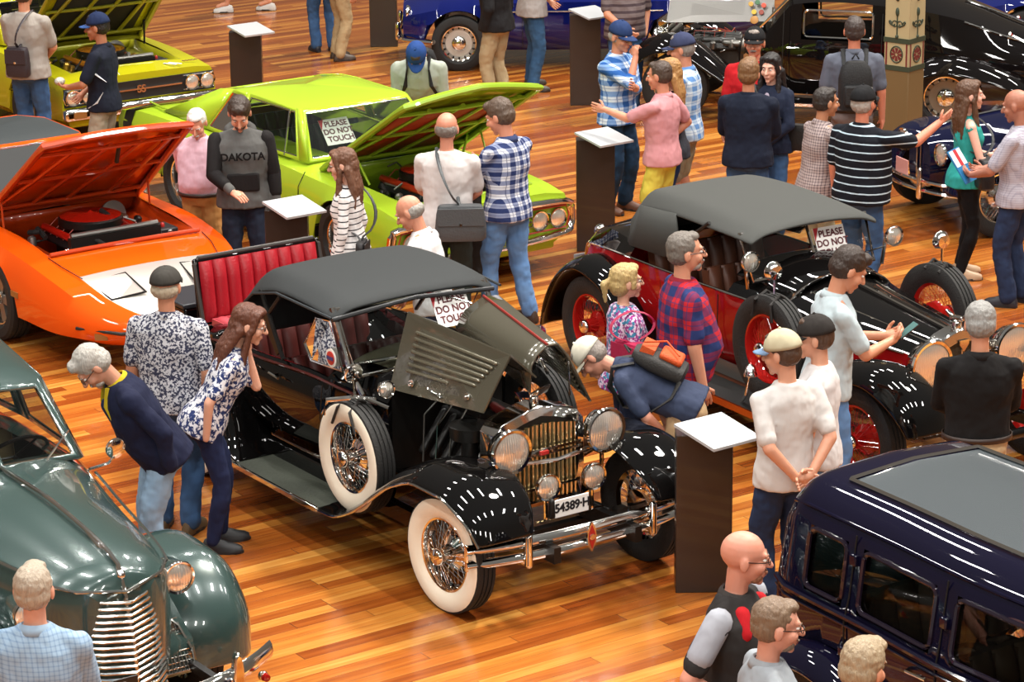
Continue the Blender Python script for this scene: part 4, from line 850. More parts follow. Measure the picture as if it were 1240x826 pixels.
# door lines, belt moulding, coaming
for s in (-1, 1):
    MB().tube([(x, s * (spline([(k, [c for p in q for c in p]) for k, q in A_secs], x)[6] + .006), spline([(k, [c for p in q for c in p]) for k, q in A_secs], x)[7] - .03) for x in [-3.4 + .1 * i for i in range(23)]], .010, 6).build('belt_moulding', maroon, root)
    for x in (-1.62, -2.22, -2.32, -2.85): MB().tube([(x, s * .625, .98), (x, s * .652, .76), (x, s * .60, .5)], .004, 5).build('door_gap', dark, root)
    for x in (-2.12, -2.42): MB().tube([(x, s * .66, .93), (x, s * .70, .93)], .010, 8).tube([(x - .06, s * .70, .935), (x + .06, s * .70, .925)], .010, 8).build('door_handle', chrome, root)
    MB().box((-1.9, s * .56, .34), (2.7, .06, .12)).build('sill', black_paint, root, bevel=.01)
    # running board
    rb = MB().box((-1.88, s * .69, .285), (1.15, .38, .022)).build('running_board', mat('ribbed_mat', '3e4238', .6, bump=(40, .2)), root)
    MB().box((-1.88, s * .885, .283), (1.17, .022, .035)).build('edge_strip', chrome, rb, bevel=.005)
    fender(root, [(-3.72, .34, .46, .84, .04), (-3.62, .56, .46, .86, .06), (-3.42, .80, .46, .87, .07), (-3.12, .91, .46, .87, .07), (-2.82, .82, .46, .87, .07), (-2.62, .58, .48, .87, .06), (-2.50, .38, .50, .87, .04), (-2.36, .30, .52, .87, .01)], black_paint, s, 'rear_fender', bead=chrome)
    fender(root, [(-1.34, .29, .50, .88, .01), (-1.16, .30, .50, .88, .015), (-.93, .42, .46, .88, .05), (-.70, .60, .40, .88, .08), (-.44, .78, .36, .88, .09), (-.16, .88, .36, .88, .10), (.10, .88, .36, .88, .10), (.32, .80, .38, .87, .09), (.45, .68, .42, .85, .07), (.50, .57, .45, .83, .05)], black_paint, s, 'front_fender', bead=chrome)
    wheel(root, 0, s * .725, .36, .15, steer=R(3)); wheel(root, -3.09, s * .725, .36, .15)
    sp = wheel(root, -1.10, s * .70, .36, .15, z=.66, name='spare_wheel')
    MB().tube([(-1.02, s * .60, 1.03), (-1.06, s * .72, 1.06), (-1.20, s * .84, 1.03), (-1.24, s * .85, .93)], .016, 8).tube([(-1.02, s * .66, 1.05), (-.86, s * .60, 1.02)], .012, 8).build('spare_clamp', chrome, root)
    MB().tube([(-1.1, s * .7, 1.05), (-1.1, s * .7, 1.16)], .010, 6).disc((-1.11, s * .70, 1.20), (-1, 0, .1), .065, .02).build('wing_mirror', chrome, root)
    for d in (-.045, .045): MB().tube([(-1.1 + d, s * .62, 1.0), (-1.1 + d, s * .70, 1.035), (-1.1 + d * 1.6, s * .785, .98), (-1.1 + d * 3, s * .79, .86)], .010, 6).build('wheel_strap', mat('strap_leather', '1a1512', .6), root)
    lamp(root, (-.98, s * .545, 1.10), .055, 'cowl_lamp', (1, 0, 0), depth=1.2)
    MB().tube([(-1.15, s * .45, 1.02), (-1.0, s * .54, 1.05)], .012, 6).build('lamp_arm', chrome, root)
    MB().box((-1.6, s * .30, .40), (4.2, .05, .10)).build('chassis_rail', dark, root)
# cowl and windscreen
drape([(-1.62, 1.07, .50, .09, .06), (-1.45, 1.06, .47, .10, .07), (-1.28, 1.04, .43, .11, .08), (-1.13, 1.02, .40, .12, .09)], 16, 'cowl', mat('cowl_grey', '77725f', .3, .2, 1), root)
MB().tube([(-1.5 + .22 * (1 - (k / 8 - 1) ** 2), -.52 + .065 * k, 1.12 + .06 * (1 - (k / 8 - 1) ** 2)) for k in range(17)], .012, 6).build('cowl_moulding', chrome, root)
ws = MB()
wl = [(-1.30, -.56, 1.10), (-1.53, -.56, 1.49), (-1.53, .56, 1.49), (-1.30, .56, 1.10)]
ws.tube(wl, .016, 8, closed=True); ws.tube([(-1.22, -.57, 1.0), (-1.34, -.58, 1.12), (-1.55, -.58, 1.5)], .018, 8).tube([(-1.22, .57, 1.0), (-1.34, .58, 1.12), (-1.55, .58, 1.5)], .018, 8)
ws.build('windscreen_frame', chrome, root)
MB().add(wl, [[0, 1, 2, 3]]).build('windscreen_pane', PANE, root, smooth=False)
for y in (-.25, .2): MB().tube([(-1.49, y, 1.47), (-1.40, y + .18, 1.40)], .006, 5).build('wiper', chrome, root)
for s in (-1, 1):
    q = [(-1.40, s * .60, 1.12), (-1.72, s * .64, 1.12), (-1.80, s * .64, 1.22), (-1.66, s * .63, 1.42), (-1.54, s * .60, 1.42)]
    MB().tube(q, .010, 7, closed=True).build('wind_wing_frame', chrome, root); MB().add(q, [[0, 1, 2, 3, 4]]).build('wind_wing_pane', PANE, root, smooth=False)
MB().disc((-1.50, -.625, 1.19), (0, -1, 0), .062, .006).m(1).disc((-1.50, -.630, 1.19), (0, -1, 0), .045, .006).m(2).box((-1.50, -.636, 1.19), (.075, .004, .022)).build('club_badge', [mat('badge_white', 'dcdad2', .4), mat('badge_red', 'b02a22', .4), mat('badge_blue', '22336a', .4)], root)
# canvas top
drape([(-1.49, 1.47, .60, .03, .05), (-1.53, 1.50, .63, .035, .05), (-1.75, 1.545, .65, .04, .06), (-2.1, 1.56, .65, .035, .07), (-2.36, 1.55, .65, .03, .12), (-2.52, 1.48, .65, .02, .14), (-2.60, 1.36, .65, .01, .08), (-2.66, 1.20, .64, 0, .04), (-2.72, 1.03, .60, 0, 0)], 24, 'canvas_top', black_cloth, root, t=.022)
MB().tube([(-1.49, -.615, 1.44), (-1.47, 0, 1.49), (-1.49, .615, 1.44)], .016, 8).build('top_bow', mat('bow_black', '16171a', .5), root)
for s in (-1, 1):
    MB().tube([(-1.45, s * .645, 1.465), (-2.1, s * .67, 1.49), (-2.4, s * .67, 1.42), (-2.54, s * .66, 1.33)], .009, 6).build('top_welt', mat('welt', '20262a', .6), root)
    MB().tube([(-2.35, s * .64, 1.45), (-2.05, s * .66, 1.05)], .016, 6).tube([(-2.1, s * .64, 1.46), (-2.5, s * .655, 1.06)], .014, 6).box((-2.2, s * .655, 1.2), (.09, .012, .3), Matrix.Rotation(-.7, 3, 'Y')).build('top_iron', dark, root)
seats(root, (-2.1, -2.85), .52, mat('seat_maroon', '4c1a16', .45), .62, .36, 9)
steering(root, (-1.72, .28, 1.05))
MB().box((-1.42, 0, 1.0), (.05, .95, .16)).build('dashboard', maroon, root, bevel=.01)
MB().box((-2.2, 0, .42), (2.1, 1.0, .02)).build('cabin_floor', dark, root)
# dickey seat opened at the back, travelling trunk behind it
d = MB().box((-3.52, 0, 1.15), (.035, 1.02, .46), Matrix.Rotation(-.12, 3, 'Y')).build('dickey_lid', black_paint, root, bevel=.02)
rim = [(-3.49 - .055 * (z - 1.15) / .23, y, z) for y, z in ((-.50, .93), (-.50, 1.34), (-.46, 1.38), (.46, 1.38), (.50, 1.34), (.50, .93))]
MB().tube(rim, .017, 8).build('lid_binding', mat('binding', '2c2622', .5), d)
p = MB()
pleat(p, (-3.475, -.47, .93), (-3.475, .47, .93), (-3.525, -.47, 1.355), (-3.525, .47, 1.355), 9, .045, (1, 0, .12))
p.build('backrest', red_leather, root)
p = MB()
p.box((-3.27, 0, .93), (.34, .86, .06)); pleat(p, (-3.10, -.43, .95), (-3.10, .43, .95), (-3.44, -.43, .95), (-3.44, .43, .95), 9, .035, (0, 0, 1))
p.build('dickey_cushion', mat('pink_leather', 'b3444c', .4), root)
t = MB().box((-4.05, 0, .74), (.42, .86, .40)).build('luggage_trunk', black_paint, root, bevel=.02)
MB().box((-4.05, 0, .955), (.45, .90, .035)).build('lid', mat('trunk_lid', '23262b', .4), t, bevel=.01)
for y in (-.25, .25): MB().tube([(-3.83, y - .06, .82), (-3.80, y - .04, .80), (-3.80, y + .04, .80), (-3.83, y + .06, .82)], .008, 6).build('handle', chrome, t)
MB().tube([(-4.06, -.44, .80), (-4.06, -.47, .78), (-3.96, -.47, .78), (-3.96, -.44, .80)], .009, 6).build('handle', chrome, t)
MB().box((-3.9, 0, .50), (.7, .8, .03)).build('luggage_rack', dark, root)
# bonnet: near half folded up with its louvred side, far half propped like a tent
louv = MB()
TL, TR, BR, BL = V((-1.15, -.26, 1.51)), V((-.08, -.22, 1.48)), V((-.10, -.41, 1.15)), V((-1.13, -.42, 1.04))
slab(louv, (TL, TR, BR, BL), .012)
pn = louv.build('bonnet_side', olive, root)
nrm = (TR - TL).cross(BL - TL).normalized(); nrm = nrm if nrm.y < 0 else -nrm
for k in range(7):
    v = .20 + .085 * k; u1 = .92 if k < 6 else .68; a = TL.lerp(BL, v).lerp(TR.lerp(BR, v), .14 - .0 * k); b = TL.lerp(BL, v).lerp(TR.lerp(BR, v), u1 - .02 * k)
    MB().cap(a + nrm * .008, b + nrm * .008, .012, .012, 8).build('louvre', mat('louvre_olive', '6d6857', .25, .4, 1), pn)
for u, v in ((.22, .86), (.80, .82)):
    c = TL.lerp(BL, v).lerp(TR.lerp(BR, v), u); MB().disc(c + nrm * .014, nrm, .026, .012).cap(c + nrm * .02 - V((.012, 0, 0)), c + nrm * .03 + V((.012, 0, 0)), .008, .008, 8).build('bonnet_latch', chrome, pn)
sx_ = (TR - TL).normalized(); sy_ = nrm.cross(sx_).normalized(); sy_ = sy_ if sy_.z > 0 else -sy_
c = TL.lerp(BL, .86).lerp(TR.lerp(BR, .86), .48) + nrm * .018
# flowing script badge, a wavy chrome line of small loops
pts = []
for i in range(60):
    t_ = i / 59; pts.append(c + sx_ * (-.075 + .15 * t_ + .010 * math.cos(t_ * 50)) + sy_ * (.013 * math.sin(t_ * 50) - .012 * t_))
MB().tube(pts, .0035, 5).build('script_badge', chrome, pn)
top = MB(); slab(top, (TL, TR, V((-.10, -.02, 1.30)), V((-1.15, .02, 1.34))), .012); top.build('bonnet_top', olive, root)
rr_ = [[(-1.15, .10, 1.33), (-1.15, .13, 1.40), (-1.15, .17, 1.445), (-1.15, .31, 1.51), (-1.15, .42, 1.50), (-1.13, .52, 1.40), (-1.12, .66, 1.12)],
       [(-.14, -.04, 1.20), (-.14, -.03, 1.36), (-.14, .01, 1.42), (-.14, .09, 1.47), (-.14, .17, 1.465), (-.13, .24, 1.38), (-.12, .40, 1.06)]]
bf = MB().grid([[V(a).lerp(V(b), t_ / 8) for a, b in zip(*rr_)] for t_ in range(9)]).build('bonnet_far_half', olive, root, solid=.012)
MB().tube([V(rr_[0][3]) + V((0, 0, .008)), V(rr_[1][3]) + V((0, 0, .008))], .009, 6).build('hinge_strip', mat('hinge_red', '7c1f18', .4), bf)
for k in range(8):
    v = .18 + .1 * k; MB().cap(V(rr_[1][5]).lerp(V(rr_[1][6]), v).lerp(V(rr_[0][5]).lerp(V(rr_[0][6]), v), .12) + V((0, -.012, -.004)), V(rr_[1][5]).lerp(V(rr_[1][6]), v).lerp(V(rr_[0][5]).lerp(V(rr_[0][6]), v), .85) + V((0, -.012, -.004)), .010, .010, 8).build('louvre', mat('louvre_olive', '6d6857', .25, .4, 1), bf)
MB().tube([(-.2, .3, 1.1), (-.16, .26, 1.34)], .007, 6).build('bonnet_stay', chrome, root)
# engine and radiator
b = MB().box((-.62, 0, .72), (.78, .26, .38)).box((-.62, 0, .94), (.72, .20, .10)); b.build('engine_block', engine_m, root, bevel=.02)
MB().lathe([(.03, -.05), (.12, -.04), (.13, .04), (.05, .07)], (-.42, -.30, .93), (0, 0, 1), 22).cap((-.42, -.30, .90), (-.42, -.30, .62), .05, .06).build('generator', mat('gen_black', '1d1c1a', .35, .3), root)
for k in range(6): MB().cap((-.95 + .12 * k, -.14, .88), (-.95 + .12 * k, -.30, .66), .024, .028).build('manifold', engine_m, root)
for k in range(5): MB().tube([(-.9 + .15 * k, -.2, 1.0), (-.88 + .15 * k, -.33, .92 - .03 * k), (-.86 + .14 * k, -.36, .62)], .006, 6).build('pipe', chrome if k % 2 else steel, root)
MB().cap((-.5, -.06, 1.02), (-.28, -.1, 1.02), .03, .03).build('top_hose', mat('hose_red', '8f1c16', .4), root)
MB().cap((-.8, .05, 1.0), (-.8, .05, 1.1), .05, .04).cap((-.6, -.05, 1.0), (-.6, -.05, 1.07), .03).build('carburettor', steel, root)
MB().box((-1.13, 0, .78), (.03, .84, .56)).build('firewall', dark, root)
for s in (-1, 1): MB().box((-.62, s * .33, .48), (1.0, .18, .02), Matrix.Rotation(s * .3, 3, 'X')).build('splash_apron', black_paint, root)
rs = MB(); out = [(-.31, .47), (-.335, .7), (-.33, .98), (-.28, 1.045), (-.12, 1.09), (0, 1.115), (.12, 1.09), (.28, 1.045), (.33, .98), (.335, .7), (.31, .47)]
inn = [(y * .84, .50 + (z - .47) * .86) for y, z in out]; X0, X1 = -.26, -.10
n_ = len(out)
rs.add([(X1, y, z) for y, z in out] + [(X1 + .012, y, z) for y, z in inn] + [(X0, y, z) for y, z in out], [[i, (i + 1) % n_, (i + 1) % n_ + n_, i + n_] for i in range(n_)] + [[i, (i + 1) % n_, (i + 1) % n_ + 2 * n_, i + 2 * n_] for i in range(n_)])
rs.build('radiator_shell', chrome, root, bevel=.008)
MB().add([(X1 - .03, y, z) for y, z in inn], [list(range(n_))]).build('radiator_core', mat('core_dark', '17120d', .5), root, smooth=False)
sl = mat('slat_brass', 'e8cf96', .2, .9)
for k in range(17):
    y = -.255 + .51 * k / 16; zt = min(1.0, 1.01 - abs(y) * .16); MB().box((X1, y, (.51 + zt) / 2), (.03, .011, zt - .51), Matrix.Rotation(.5, 3, 'Z')).build('grille_slat', sl if k % 2 else chrome, root)
MB().box((X1 + .03, 0, .845), (.012, .58, .018)).box((X1 + .03, 0, .815), (.012, .58, .012)).box((X1 + .03, 0, .60), (.012, .56, .016)).build('grille_bar', chrome, root)
MB().prism([(-.10, 0), (-.02, -.025), (.02, -.025), (.10, 0), (.03, .02), (-.03, .02)], (X1 + .035, 0, .83), (0, 1, 0), (0, 0, 1), (.01, 0, 0)).m(1).box((X1 + .05, 0, .828), (.01, .06, .022)).build('grille_emblem', [chrome, mat('emblem_red', 'a82420', .3)], root)
MB().cap((-.16, 0, 1.11), (-.16, 0, 1.15), .032, .03).cap((-.16, 0, 1.15), (-.12, 0, 1.20), .022, .012).prism([(0, 0), (.10, .02), (.13, .06), (.05, .05), (0, .03), (-.05, .05), (-.13, .06), (-.10, .02)], (-.16, 0, 1.15), (0, 1, 0), (0, 0, 1), (-.02, 0, 0)).build('radiator_mascot', chrome, root)
for s in (-1, 1):
    lamp(root, (.10, s * .35, .945), .137, 'headlamp', (1, 0, -.02), depth=1.1, stalk=(.02, s * .38, .62))
    lamp(root, (.22, s * .17, .72), .082, 'driving_lamp', (1, s * .0, -.02), depth=.8, stalk=(.20, s * .17, .5))
MB().tube([(.06, -.35, .85), (.08, 0, .82), (.06, .35, .85)], .014, 8).build('lamp_bar', chrome, root)
MB().cap((.26, -.17, .55), (.26, -.17, .64), .022, .018).build('horn', dark, root)
for s in (-1, 1): MB().box((-.08, s * .33, .43), (.45, .04, .05), Matrix.Rotation(s * .1, 3, 'Z')).build('dumb_iron', dark, root, bevel=.01)
bu = MB()
for z0, z1 in ((.365, .43), (.455, .525)):
    rows = []
    for k in range(25):
        y = -.83 + 1.66 * k / 24; x = .44 - .12 * abs(y / .83) ** 2.4; rows.append([(x - .012, y, z0), (x + .006, y, z0 + .012), (x + .016, y, (z0 + z1) / 2), (x + .006, y, z1 - .012), (x - .012, y, z1)])
    bu.grid(rows, cv=True, cap=True)
bmp = bu.build('front_bumper', chrome, root)
for s in (-1, 1):
    MB().cap((.43, s * .46, .36), (.43, s * .46, .53), .026, .026).cap((.38, s * .46, .375), (.34, s * .46, .36), .035, .03).build('bumper_clamp', chrome, bmp, bevel=.008)
    MB().box((.31, s * .82, .445), (.03, .02, .17)).build('bumper_end', chrome, bmp, bevel=.008)
MB().prism([(0, -.095), (.028, -.05), (.034, 0), (.028, .05), (0, .095), (-.028, .05), (-.034, 0), (-.028, -.05)], (.45, -.02, .445), (0, 1, 0), (0, 0, 1), (.012, 0, 0)).m(1).prism([(0, -.075), (.022, -.02), (.022, .02), (0, .075), (-.022, .02), (-.022, -.02)], (.463, -.02, .445), (0, 1, 0), (0, 0, 1), (.003, 0, 0)).m(0).disc((.468, -.02, .445), (1, 0, 0), .02, .006).build('bumper_emblem', [chrome, mat('emblem_red', 'a82420', .3)], bmp, smooth=False)
pl = MB().box((.27, -.03, .59), (.008, .25, .115)).build('number_plate', mat('plate_white', 'e9e8e4', .5), root, bevel=.004)
FX = lambda x, y, z: Matrix.Translation((x, y, z)) @ Matrix(((0, 0, 1, 0), (1, 0, 0, 0), (0, 1, 0, 0), (0, 0, 0, 1)))
textobj('plate_lettering', '54389·H', .078, mat('plate_ink', '15151a', .6), pl, FX(.2765, -.03, .592), .001, spacing=.95)
MB().prism([(-.25, 0), (.25, 0), (.2, -.02), (-.2, -.02)], (.2, 0, .51), (0, 1, 0), (0, 0, 1), (.02, 0, 0)).build('plate_bracket', chrome, root)
MB().box((-.1, 0, .30), (.06, 1.3, .06)).build('axle', dark, root); MB().box((-3.09, 0, .34), (.08, 1.3, .08)).build('axle', dark, root)
sg = sign('warning_sign', carA.matrix_basis @ V((-1.46, .27, 1.37)), CAR_HEAD + PI / 2, R(30), (.27, .23))
tag(sg, 'white PLEASE DO NOT TOUCH card on the windscreen of the black whitewall tourer', 'sign')
# ------------------------------------------------------------------ red and black tourer on the right
cherry = mat('cherry_red', '8e0f12', .28, 0, 1)
top_grey = mat('grey_canvas', '383936', .8, bump=(240, .25))
tan_leather = mat('brown_leather', '57301f', .45)
carB = car('vintage_touring_car', (2.955, 17.62), 'red and black vintage tourer with grey canvas top, red wire wheels and huge chrome headlamps', R(-58.8))
root = carB
B_secs = [(-4.0, [(.30, .50), (.36, .56), (.38, .64), (.34, .78), (.25, .86), (0, .88)]),
          (-3.75, [(.44, .42), (.50, .55), (.52, .70), (.48, .88), (.36, .98), (0, 1.02)]),
          (-3.3, [(.52, .40), (.60, .52), (.62, .70), (.60, .95), (.50, 1.06), (0, 1.10)]),
          (-2.6, [(.54, .40), (.62, .52), (.66, .72), (.66, .98), (.60, 1.06), (0, 1.10)]),
          (-1.9, [(.52, .40), (.60, .52), (.64, .72), (.64, .98), (.58, 1.04), (0, 1.10)]),
          (-1.55, [(.46, .40), (.54, .52), (.58, .72), (.58, .96), (.52, 1.03), (0, 1.16)]),
          (-1.0, [(.38, .40), (.44, .52), (.47, .72), (.47, .92), (.38, 1.00), (0, 1.10)]),
          (-.5, [(.32, .42), (.38, .52), (.40, .72), (.40, .90), (.30, .98), (0, 1.05)]),
          (-.02, [(.26, .45), (.30, .52), (.31, .72), (.31, .88), (.22, .95), (0, 1.00)])]
sh, _ = shell(B_secs, [(0, 0, .01)], skip=lambda x, j, r: -2.95 < x < -1.75 and j >= 3, name='body', mt=[cherry, black_paint], root=root, step=.07, two=lambda x, j: j >= 3)
kB = [(x, [c for p in s for c in p]) for x, s in B_secs]
for s in (-1, 1):
    MB().tube([(x, s * (spline(kB, x)[6] + .004), spline(kB, x)[7] + .0) for x in [-3.7 + .1 * i for i in range(37)]], .008, 6).build('belt_moulding', chrome, root)
    for x in (-1.78, -2.45, -2.5): MB().tube([(x, s * .655, .95), (x, s * .66, .72), (x, s * .61, .5)], .004, 5).build('door_gap', dark, root)
    MB().tube([(-2.4, s * .68, .88), (-2.28, s * .70, .88)], .010, 8).build('door_handle', chrome, root)
    MB().box((-1.95, s * .57, .36), (2.6, .05, .10)).m(1).box((-1.6, s * .60, .40), (.75, .02, .10)).build('sill', [mat('sill_brown', '7a3d1e', .35, .2, .8), steel], root)
    rb = MB().box((-1.75, s * .71, .30), (1.55, .36, .03)).build('running_board', mat('black_mat', '191918', .6), root)
    MB().box((-1.75, s * .895, .295), (1.57, .018, .05)).build('edge_strip', mat('copper_strip', 'b5713e', .25, 1), rb)
    fender(root, [(-3.95, .22, .46, .84, .05), (-3.88, .45, .46, .86, .07), (-3.68, .74, .46, .87, .08), (-3.35, .90, .46, .87, .09), (-3.02, .84, .46, .87, .09), (-2.78, .62, .48, .87, .07), (-2.62, .40, .50, .87, .04), (-2.5, .32, .52, .87, .01)], black_paint, s, 'rear_fender')
    fender(root, [(-.98, .31, .50, .88, .01), (-.86, .34, .50, .88, .02), (-.68, .50, .48, .88, .06), (-.46, .72, .46, .88, .10), (-.18, .88, .46, .88, .12), (.12, .92, .46, .88, .12), (.38, .84, .46, .87, .11), (.54, .70, .48, .85, .09), (.60, .56, .50, .82, .06)], black_paint, s, 'front_fender')
    wheel(root, 0, s * .74, .38, .15, white=False, rim='a01a16'); wheel(root, -3.25, s * .74, .38, .15, white=False, rim='a01a16')
    wheel(root, -1.02, s * .74, .38, .15, z=.76, white=False, rim='a01a16', name='spare_wheel')
    for d in (-.09, .06): MB().tube([(-1.0 + d, s * .66, 1.10), (-1.0 + d, s * .74, 1.155), (-1.0 + d * 1.2, s * .825, 1.10), (-1.0 + d * 1.5, s * .83, .98)], .012, 6).build('wheel_strap', mat('strap_leather', '1a1512', .6), root)
    MB().tube([(-1.0, s * .74, 1.15), (-1.0, s * .74, 1.27)], .010, 6).lathe([(.005, -.05), (.05, -.04), (.07, 0), (.068, .012), (.005, .014)], (-1.02, s * .74, 1.31), (-1, 0, .1), 22).build('wing_mirror', chrome, root)
    lamp(root, (-1.42, s * .64, 1.27), .072, 'spot_lamp', (1, s * -.05, 0), depth=.8); MB().tube([(-1.50, s * .60, 1.05), (-1.50, s * .63, 1.25)], .014, 7).build('lamp_post', chrome, root)
    lamp(root, (.22, s * .36, .89), .165, 'headlamp', (1, 0, -.03), depth=1.0, stalk=(.15, s * .40, .55))
    MB().box((.2, s * .30, .45), (.9, .05, .09), Matrix.Rotation(s * .12, 3, 'Z')).build('dumb_iron', black_paint, root, bevel=.01)
drape([(-1.80, 1.10, .50, .06, .04), (-1.60, 1.12, .46, .09, .05), (-1.40, 1.08, .44, .10, .07), (-1.2, 1.04, .42, .10, .09)], 16, 'cowl', black_paint, root)
MB().tube([(-1.22, .47 * math.cos(a), .92 + .22 * math.sin(a)) for a in [PI * k / 16 for k in range(17)]], .012, 6).build('bonnet_band', chrome, root)
for y0, y1 in ((0, 0), (-.30, -.18), (.30, .18)):
    MB().tube([(x, y0 + (y1 - y0) * (x + 1.5) / 1.5, (spline(kB, x)[11] - (.035 + .9 * abs(y0 + (y1 - y0) * (x + 1.5) / 1.5) ** 2 * .8 if y0 else 0)) + .012) for x in [-1.5 + .15 * i for i in range(11)]], .008, 6).build('bonnet_hinge', chrome, root)
wl = [(-1.52, -.54, 1.09), (-1.66, -.56, 1.40), (-1.66, .56, 1.40), (-1.52, .54, 1.09)]
MB().tube(wl, .018, 8, closed=True).tube([(-1.50, 0.02, 1.12), (-1.66, 0.02, 1.40)], .012, 6).build('windscreen_frame', chrome, root)
MB().add(wl, [[0, 1, 2, 3]]).build('windscreen_pane', PANE, root, smooth=False)
for y in (-.3, .3): MB().tube([(-1.50, y, 1.14), (-1.44, y + .28, 1.20)], .006, 5).build('wiper', chrome, root)
drape([(-1.52, 1.385, .56, .05, .03), (-1.58, 1.41, .585, .06, .04), (-1.95, 1.44, .59, .06, .06), (-2.5, 1.46, .58, .05, .08), (-2.90, 1.45, .56, .02, .12), (-3.0, 1.36, .55, .01, .10), (-3.06, 1.20, .55, 0, .04), (-3.12, 1.02, .55, 0, 0)], 24, 'canvas_top', top_grey, root, t=.022)
for s in (-1, 1):
    MB().grid([[(-2.42, s * .58, 1.40), (-2.35, s * .60, 1.22), (-2.5, s * .615, 1.06)], [(-2.9, s * .56, 1.36), (-2.92, s * .58, 1.2), (-2.95, s * .60, 1.04)], [(-3.04, s * .55, 1.22), (-3.06, s * .55, 1.1), (-3.1, s * .55, 1.02)]]).build('side_curtain', top_grey, root, solid=.012)
    MB().tube([(-2.0, s * .58, 1.42), (-2.5, s * .60, 1.08)], .014, 6).build('top_iron', dark, root)
seats(root, (-2.05, -2.75), .5, tan_leather, .66, .36, 8); steering(root, (-1.78, .26, 1.06))
MB().box((-2.3, 0, .42), (1.5, 1.0, .02)).build('cabin_floor', dark, root)
# radiator
rs = MB(); out = [(-.27, .46), (-.30, .62), (-.31, .82), (-.26, .94), (-.15, 1.01), (-.06, 1.04), (0, 1.05), (.06, 1.04), (.15, 1.01), (.26, .94), (.31, .82), (.30, .62), (.27, .46)]
inn = [(y * .80, .50 + (z - .46) * .80) for y, z in out]; n_ = len(out)
rs.add([(.10, y * .97, z) for y, z in out] + [(.11, y, z) for y, z in inn] + [(-.02, y, z) for y, z in out], [[i, (i + 1) % n_, (i + 1) % n_ + n_, i + n_] for i in range(n_)] + [[i, (i + 1) % n_, (i + 1) % n_ + 2 * n_, i + 2 * n_] for i in range(n_)])
rs.build('radiator_shell', chrome, root, bevel=.01)
MB().add([(.085, y, z) for y, z in inn], [list(range(n_))]).build('radiator_mesh', mat('radiator_mesh', '6a5a45', .4, .6, bump=(700, .8)), root, smooth=False)
MB().cap((.1, 0, .5), (.1, 0, .96), .010, .010).prism([(-.04, .0), (0, -.05), (.04, 0), (.04, .03), (-.04, .03)], (.115, 0, .95), (0, 1, 0), (0, 0, 1), (.012, 0, 0)).build('radiator_badge', chrome, root)
MB().cap((.04, 0, 1.04), (.04, 0, 1.08), .04, .035).cap((.0, 0, 1.10), (.10, 0, 1.12), .028, .018).cap((.1, 0, 1.12), (.14, 0, 1.16), .015, .008).cap((.02, 0, 1.1), (-.06, 0, 1.14), .02, .012).build('radiator_mascot', chrome, root)
MB().disc((.30, 0, .58), (1, 0, .1), .065, .012).m(1).disc((.308, 0, .581), (1, 0, .1), .048, .012).build('club_badge', [chrome, mat('badge_red', 'b02a22', .4)], root)
MB().cap((.55, -.74, .42), (.55, .74, .42), .035, .035, 16).build('front_bumper', black_paint, root)
for s in (-1, 1): MB().lathe([(.002, 0), (.042, 0), (.045, .06), (.04, .062), (.002, .066)], (.55, s * .70, .42), (0, s, 0), 24).build('bumper_cap', chrome, root)
MB().box((-1.6, 0, .33), (3.3, .5, .06)).build('chassis', dark, root)
lamp(root, (-1.02, -.92, .60), .045, 'step_lamp', (.3, -.2, -1), depth=1.6); MB().tube([(-1.25, -.82, .33), (-1.12, -.88, .42), (-1.02, -.92, .66)], .014, 7).build('lamp_bracket', chrome, root)
# tail: number plate, lamps
MB().box((-4.05, -.22, .62), (.012, .40, .17)).build('rear_plate', mat('plate_grey', '8f9496', .4, .3), root)
MB().tube([(-3.9, -.20, .60), (-3.95, -.20, .84)], .02, 6).prism([(-.14, 0), (.14, 0), (.05, .05), (0, .16), (-.05, .05)], (-3.98, -.20, .70), (0, 1, 0), (0, 0, 1), (-.012, 0, 0)).build('lamp_bracket', dark, root)
lamp(root, (-4.0, -.20, .88), .05, 'tail_lamp', (-1, 0, 0), depth=1.0)
for z in (.42, .27):
    MB().cap((-3.7, -.30, z), (-4.02, -.30, z), .045, .045).build('tail_pipe', dark, root); lamp(root, (-4.04, -.30, z), .045, 'tail_lamp', (-1, 0, 0), depth=.6)
sg = sign('warning_sign', carB.matrix_basis @ V((-1.585, .20, 1.25)), R(-58.8) + PI / 2, R(24), (.27, .24))
tag(sg, 'white PLEASE DO NOT TOUCH card behind the windscreen of the red and black tourer', 'sign')
